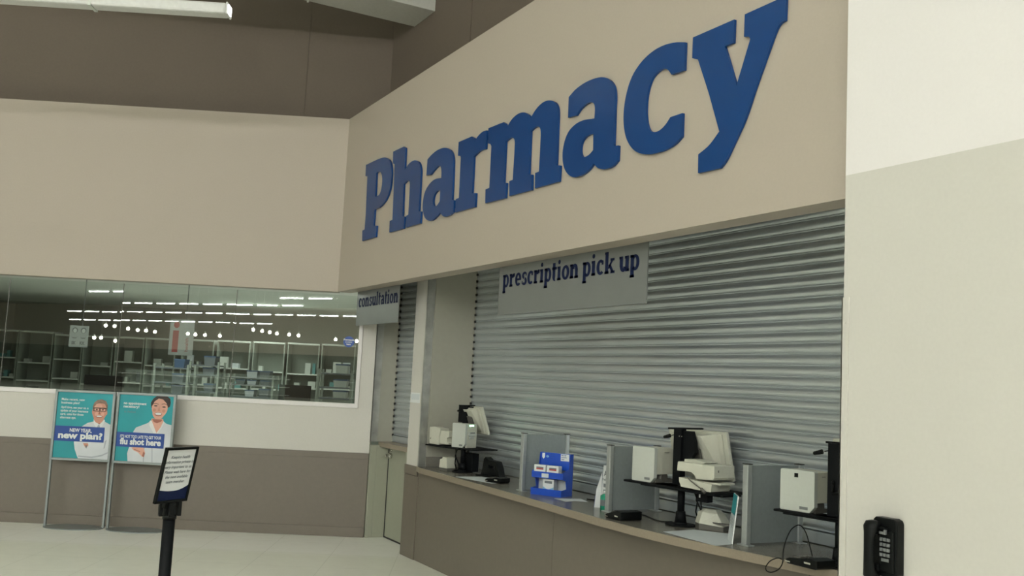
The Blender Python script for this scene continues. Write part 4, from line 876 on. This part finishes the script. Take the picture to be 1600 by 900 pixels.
def ring(p, rx, ry, d): 
    return [(p[0]+rx*math.cos(2*math.pi*i/n), p[1]+ry*math.sin(2*math.pi*i/n)*d[0], p[2]+ry*math.sin(2*math.pi*i/n)*d[1]) for i in range(n)]
secs = [((c0, -.066, -.02), .012, .010), ((c0, -.072, -.016), .024, .018), ((c0, -.080, .0), .032, .024), ((c0, -.088, .03), .026, .017), ((c0, -.092, .06), .023, .014), ((c0, -.093, .10), .022, .0135), ((c0, -.092, .135), .023, .014), ((c0, -.088, .165), .026, .017), ((c0, -.082, .19), .032, .024), ((c0, -.074, .209), .027, .020), ((c0, -.066, .213), .012, .009)]
vs = []
for p, rx, ry in secs: vs += [(p[0]+rx*math.cos(2*math.pi*i/n), p[1]+ry*math.sin(2*math.pi*i/n), p[2]) for i in range(n)]
fs = [(k*n+i, k*n+(i+1) % n, (k+1)*n+(i+1) % n, (k+1)*n+i) for k in range(len(secs)-1) for i in range(n)] + [tuple(range(n)), tuple((len(secs)-1)*n+i for i in range(n))]
mb.add(vs, fs, True)
mb.cyl((c0, -.085, .187), (c0, -.052, .187), .020, .022, n=18); mb.cyl((c0, -.085, .005), (c0, -.052, .005), .020, .022, n=18)
mb.build('handset', M['black'], t)

# ================================================================== inside the pharmacy (behind the glass)
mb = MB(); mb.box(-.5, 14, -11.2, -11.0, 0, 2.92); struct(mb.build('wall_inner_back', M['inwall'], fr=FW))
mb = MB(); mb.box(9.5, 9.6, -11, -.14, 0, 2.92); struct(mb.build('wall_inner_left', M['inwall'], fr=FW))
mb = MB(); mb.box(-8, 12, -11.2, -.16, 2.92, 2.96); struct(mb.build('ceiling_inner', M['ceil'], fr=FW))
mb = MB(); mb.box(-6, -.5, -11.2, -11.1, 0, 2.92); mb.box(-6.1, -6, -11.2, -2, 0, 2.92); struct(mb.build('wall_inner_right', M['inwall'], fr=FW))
for k, (x, y, e_) in enumerate(((2.5, -3.0, 1), (2.5, -7.5, .9), (-1.5, -5.0, .6))):
    ld = bpy.data.lights.new('pharmacy_fill_light', 'AREA'); ld.shape = 'RECTANGLE'; ld.size = 2.4; ld.size_y = .3; ld.energy = INNER*e_; ld.color = (.93, 1, .92)  # unseen area lights, added to lift the dim room behind the glass
    lo_ = bpy.data.objects.new('pharmacy_fill_light', ld); C.objects.link(lo_); lo_.location = FW.m @ Vector((x, y, 2.88))
# rear shelf bays: boards and boxes, 18 m away
DB = -8.0
def wpx(px, py, yl): return FW.y(px, py, yl)
bays = [(-22, 30, 516, (557, 588)), (31, 84, 519, (566, 594)), (86, 130, 524, (561, 591)), (131, 178, 526, (571, 600)), (181, 226, 528, (565, 597)), (228, 275, 530, (571, 603)), (285, 335, 532, (572, 600)), (340, 392, 534, (575, 606)), (396, 446, 536, (580, 608)), (450, 500, 538, (584, 606)), (503, 556, 540, (583, 608))]
nb = 0
pos_word = ['far left of', 'second from left in', 'third from left in', 'fourth from left in', 'fifth from left in', 'sixth from left in', 'fifth from right in', 'fourth from right in', 'third from right in', 'second from right in', 'far right of']
for k, (pa, pb, pt, sh_) in enumerate(bays):
    A = wpx(pb, pt, DB); B = wpx(pa, pt, DB); W = B.x-A.x; H = A.z
    fr = Fr(FW.m @ Vector((A.x, DB, 0)), FW.rz)
    t = thing('shelf_bay', 'grey shelving bay, '+pos_word[k]+' the dim row behind the window', 'shelving', fr, 'shelving bays behind the window')
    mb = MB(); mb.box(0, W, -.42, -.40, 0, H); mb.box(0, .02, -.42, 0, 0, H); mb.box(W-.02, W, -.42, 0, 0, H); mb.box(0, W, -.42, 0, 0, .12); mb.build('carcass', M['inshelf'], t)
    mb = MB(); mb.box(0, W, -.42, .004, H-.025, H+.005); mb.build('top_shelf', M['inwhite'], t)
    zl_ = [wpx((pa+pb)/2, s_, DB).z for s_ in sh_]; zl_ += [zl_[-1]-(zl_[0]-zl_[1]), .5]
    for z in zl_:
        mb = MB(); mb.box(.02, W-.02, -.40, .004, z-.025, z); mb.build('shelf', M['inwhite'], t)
    # cartons on the visible shelves
    for si, z in enumerate(zl_[:2]):
        x = .04+random.random()*.06
        while x < W-.17:
            bw = random.choice((.05, .07, .10, .14)); bh = random.choice((.06, .09, .12, .20)); 
            if random.random() < .62 and z+bh < H-.03:
                c_ = MB(); c_.box(0, bw, -.12, 0, 0, bh); c_.box(bw*.2, bw*.8, 0, .001, bh*.4, bh*.6)
                o = c_.build('shelf_carton', M[random.choice(('inwhite', 'inwhite', 'bingrey', 'plastic2', 'binteal', 'paper'))], fr=Fr(fr.m @ Vector((x, -.03-random.random()*.1, z+.0005)), fr.rz))
                tag(o, 'small carton stocked on the dim shelves behind the window', 'carton', 'cartons on the shelves behind the window'); nb += 1
            x += bw+.02+random.random()*.08
# nearer open rack with bins
def rack(px0, px1, ys, yl, label, binm, seed, cnt):
    random.seed(seed); A = wpx(px1, ys[0], yl); B = wpx(px0, ys[0], yl); W = B.x-A.x
    fr = Fr(FW.m @ Vector((A.x, yl, 0)), FW.rz); t = thing('storage_rack', label, 'rack', fr)
    zz_ = [wpx((px0+px1)/2, y, yl).z for y in ys]; H = zz_[0]+.05
    for x in (-.03, W):
        for y in (-.40, -.03):
            mb = MB(); mb.box(x, x+.03, y, y+.03, 0, H); mb.build('leg', M['inshelf'], t)
    for z in zz_+[zz_[-1]-.35, .3]:
        mb = MB(); mb.box(0, W, -.40, .0, z-.02, z); mb.build('shelf', M['bingrey'], t)
    gaps = [9]+[zz_[k]-zz_[k+1] for k in range(len(zz_)-1)]
    for z, gp in zip(zz_, gaps):
        x = .05
        while x < W-.2:
            bw = .14+random.random()*.05; bh = min(.08+random.random()*.05, gp-.055)
            f_ = Fr(fr.m @ Vector((x, -.05, z+.0005)), fr.rz)
            o = thing('storage_bin', 'small lidded storage bin on an open rack behind the window', 'bin', f_, 'storage bins on the racks behind the window')
            m_ = M[random.choice(binm)]
            mb = MB(); mb.add([(.01, 0, 0), (bw-.01, 0, 0), (bw-.01, -.22, 0), (.01, -.22, 0), (0, .01, bh), (bw, .01, bh), (bw, -.23, bh), (0, -.23, bh)], [(3, 2, 1, 0), (0, 1, 5, 4), (1, 2, 6, 5), (2, 3, 7, 6), (3, 0, 4, 7), (4, 5, 6, 7)]); mb.build('tub', m_, o)
            mb = MB(); mb.box(-.004, bw+.004, -.235, .014, bh, bh+.02); mb.build('lid', M['binblue' if m_ != M['binteal'] else 'bingrey'], o)
            x += bw+.03+random.random()*.05
rack(243, 292, (574, 597, 615), -4.0, 'open rack of blue lidded bins behind the woman poster', ['bingrey', 'binblue'], 3, 3)
rack(299, 340, (570, 585, 612), -4.6, 'open rack of teal and grey bins in the middle of the window', ['bingrey', 'binteal'], 5, 3)
rack(358, 425, (590, 601, 620), -5.8, 'open rack of mixed tubs right of the window middle', ['bingrey', 'paper'], 9, 3)
rack(500, 548, (583, 605, 622), -3.0, 'open rack at the right end of the window below the decal', ['bingrey', 'inwhite'], 11, 3)
# work bench with dark monitors
fr = Fr(FW.m @ Vector((wpx(500, 640, -1.9).x, -1.9, 0)), FW.rz)
BW = wpx(20, 640, -1.9).x-wpx(500, 640, -1.9).x
t = thing('work_bench', 'long dark work bench just inside the pharmacy window', 'bench', fr)
mb = MB(); mb.box(0, BW, -.7, 0, 1.04, 1.08); mb.build('bench_top', M['inshelf'], t)
for x in (.05, BW/2, BW-.1):
    mb = MB(); mb.box(x, x+.05, -.65, -.05, 0, 1.04); mb.build('leg', M['inshelf'], t)
for (x0, x1, yt, lab) in ((132, 191, 588, 'wide black monitor back showing behind the man poster'), (436, 486, 603, 'wide black monitor back low in the window right half'), (41, 58, 603, 'small black device low at the left of the window')):
    A = wpx(x1, yt, -2.2); B = wpx(x0, yt, -2.2); fr = Fr(FW.m @ Vector((A.x, -2.2, 1.0805)), FW.rz); W = B.x-A.x; H = A.z-1.0805
    t = thing('desk_monitor' if W > .25 else 'desk_scanner', lab, 'monitor' if W > .25 else 'scanner', fr)
    mb = MB(); mb.box(0, W, -.04, 0, H*.18, H); mb.build('screen_housing', M['black'], t, bevel=.006)
    mb = MB(); mb.box(W*.42, W*.58, -.06, -.03, 0, H*.6); mb.box(W*.3, W*.7, -.14, .06, 0, .012); mb.build('stand', M['blackm'], t)
# signs hung inside the glass
def in_sign(px0, py0, px1, py1, yl, label, draw, name='hanging_banner'):
    A = wpx(px1, py1, yl); B = wpx(px0, py0, yl); W = B.x-A.x; H = B.z-A.z
    fr = Fr(FW.m @ Vector((B.x, yl, A.z)), FW.rz+math.pi)      # x now runs to the right as seen from the store
    t = thing(name, label, 'sign', fr); mb = MB(); mb.box(0, W, 0, .008, 0, H); mb.build('panel', M['dwhite'], t)
    mb = MB(); mb.box(W*.62, W*.66, .003, .006, H, 2.92-A.z); mb.build('hanger', M['bingrey'], t)
    mb = MB(); draw(mb, W, H); mb.build('print', [M['pred'], M['pgrey'], M['pwhite']], t, recalc=False)
def d1(mb, W, H):
    g = lambda u, v, q: (u*W, -.001-q*.0004, v*H)
    art(mb, g, 0, rect(.14, .08, .38, .68), 1); art(mb, g, 0, ell(.27, .84, .12, .09), 1)
    mb.mat(0); vs, fs = text_polys('health', .26); mb.add([g(.80-b_*.8, .10+a_*.62, 1) for a_, b_ in vs], fs)
in_sign(267, 498, 300, 556, -1.2, 'white hanging banner with a large red letter i behind the glass', d1)
def d2(mb, W, H):
    g = lambda u, v, q: (u*W, -.001-q*.0004, v*H)
    for cx in (.28, .74):
        art(mb, g, 1, ell(cx, .78, .15, .13, 20), 1); art(mb, g, 2, ell(cx, .76, .10, .10, 20), 2); art(mb, g, 1, [(cx-.16, .50), (cx-.1, .44), (cx+.1, .44), (cx+.16, .50), (cx+.1, .40), (cx-.1, .40)], 1)
    mb.mat(1)
    for s_, u in (('SK', .14), ('KK', .58)):
        vs, fs = text_polys(s_, .2, bold=.01); mb.add([g(u+a_, .12+b_, 1) for a_, b_ in vs], fs)
in_sign(110, 508, 136, 543, -1.2, 'small pale hanging placard with two round symbols behind the glass', d2, 'hanging_placard')
# shelving gondolas out in the store, seen only as reflections
mb = MB()
for k, (x, y) in enumerate(((9, -22), (13, -27), (20, -20), (20, -14), (27, -26), (27, -17), (8, -15))):
    pass
for k, (x, y, l) in enumerate(((11.5, -21.5, 5), (21, -27, 6), (24, -19, 6), (21, -13.5, 4))):
    fr = Fr((x, y, 0), 0); t = thing('store_gondola', 'dim store shelving unit mirrored in the window', 'shelving', fr, 'store shelving mirrored in the window')
    mb = MB(); mb.box(-.45, .45, 0, l, 0, .15); mb.box(-.02, .02, 0, l, .15, 1.5); mb.build('carcass', M['inshelf'], t)
    for z in (.55, .95, 1.35):
        mb = MB(); mb.box(-.40, .40, 0, l, z-.03, z); mb.build('shelf', M['batten'], t)
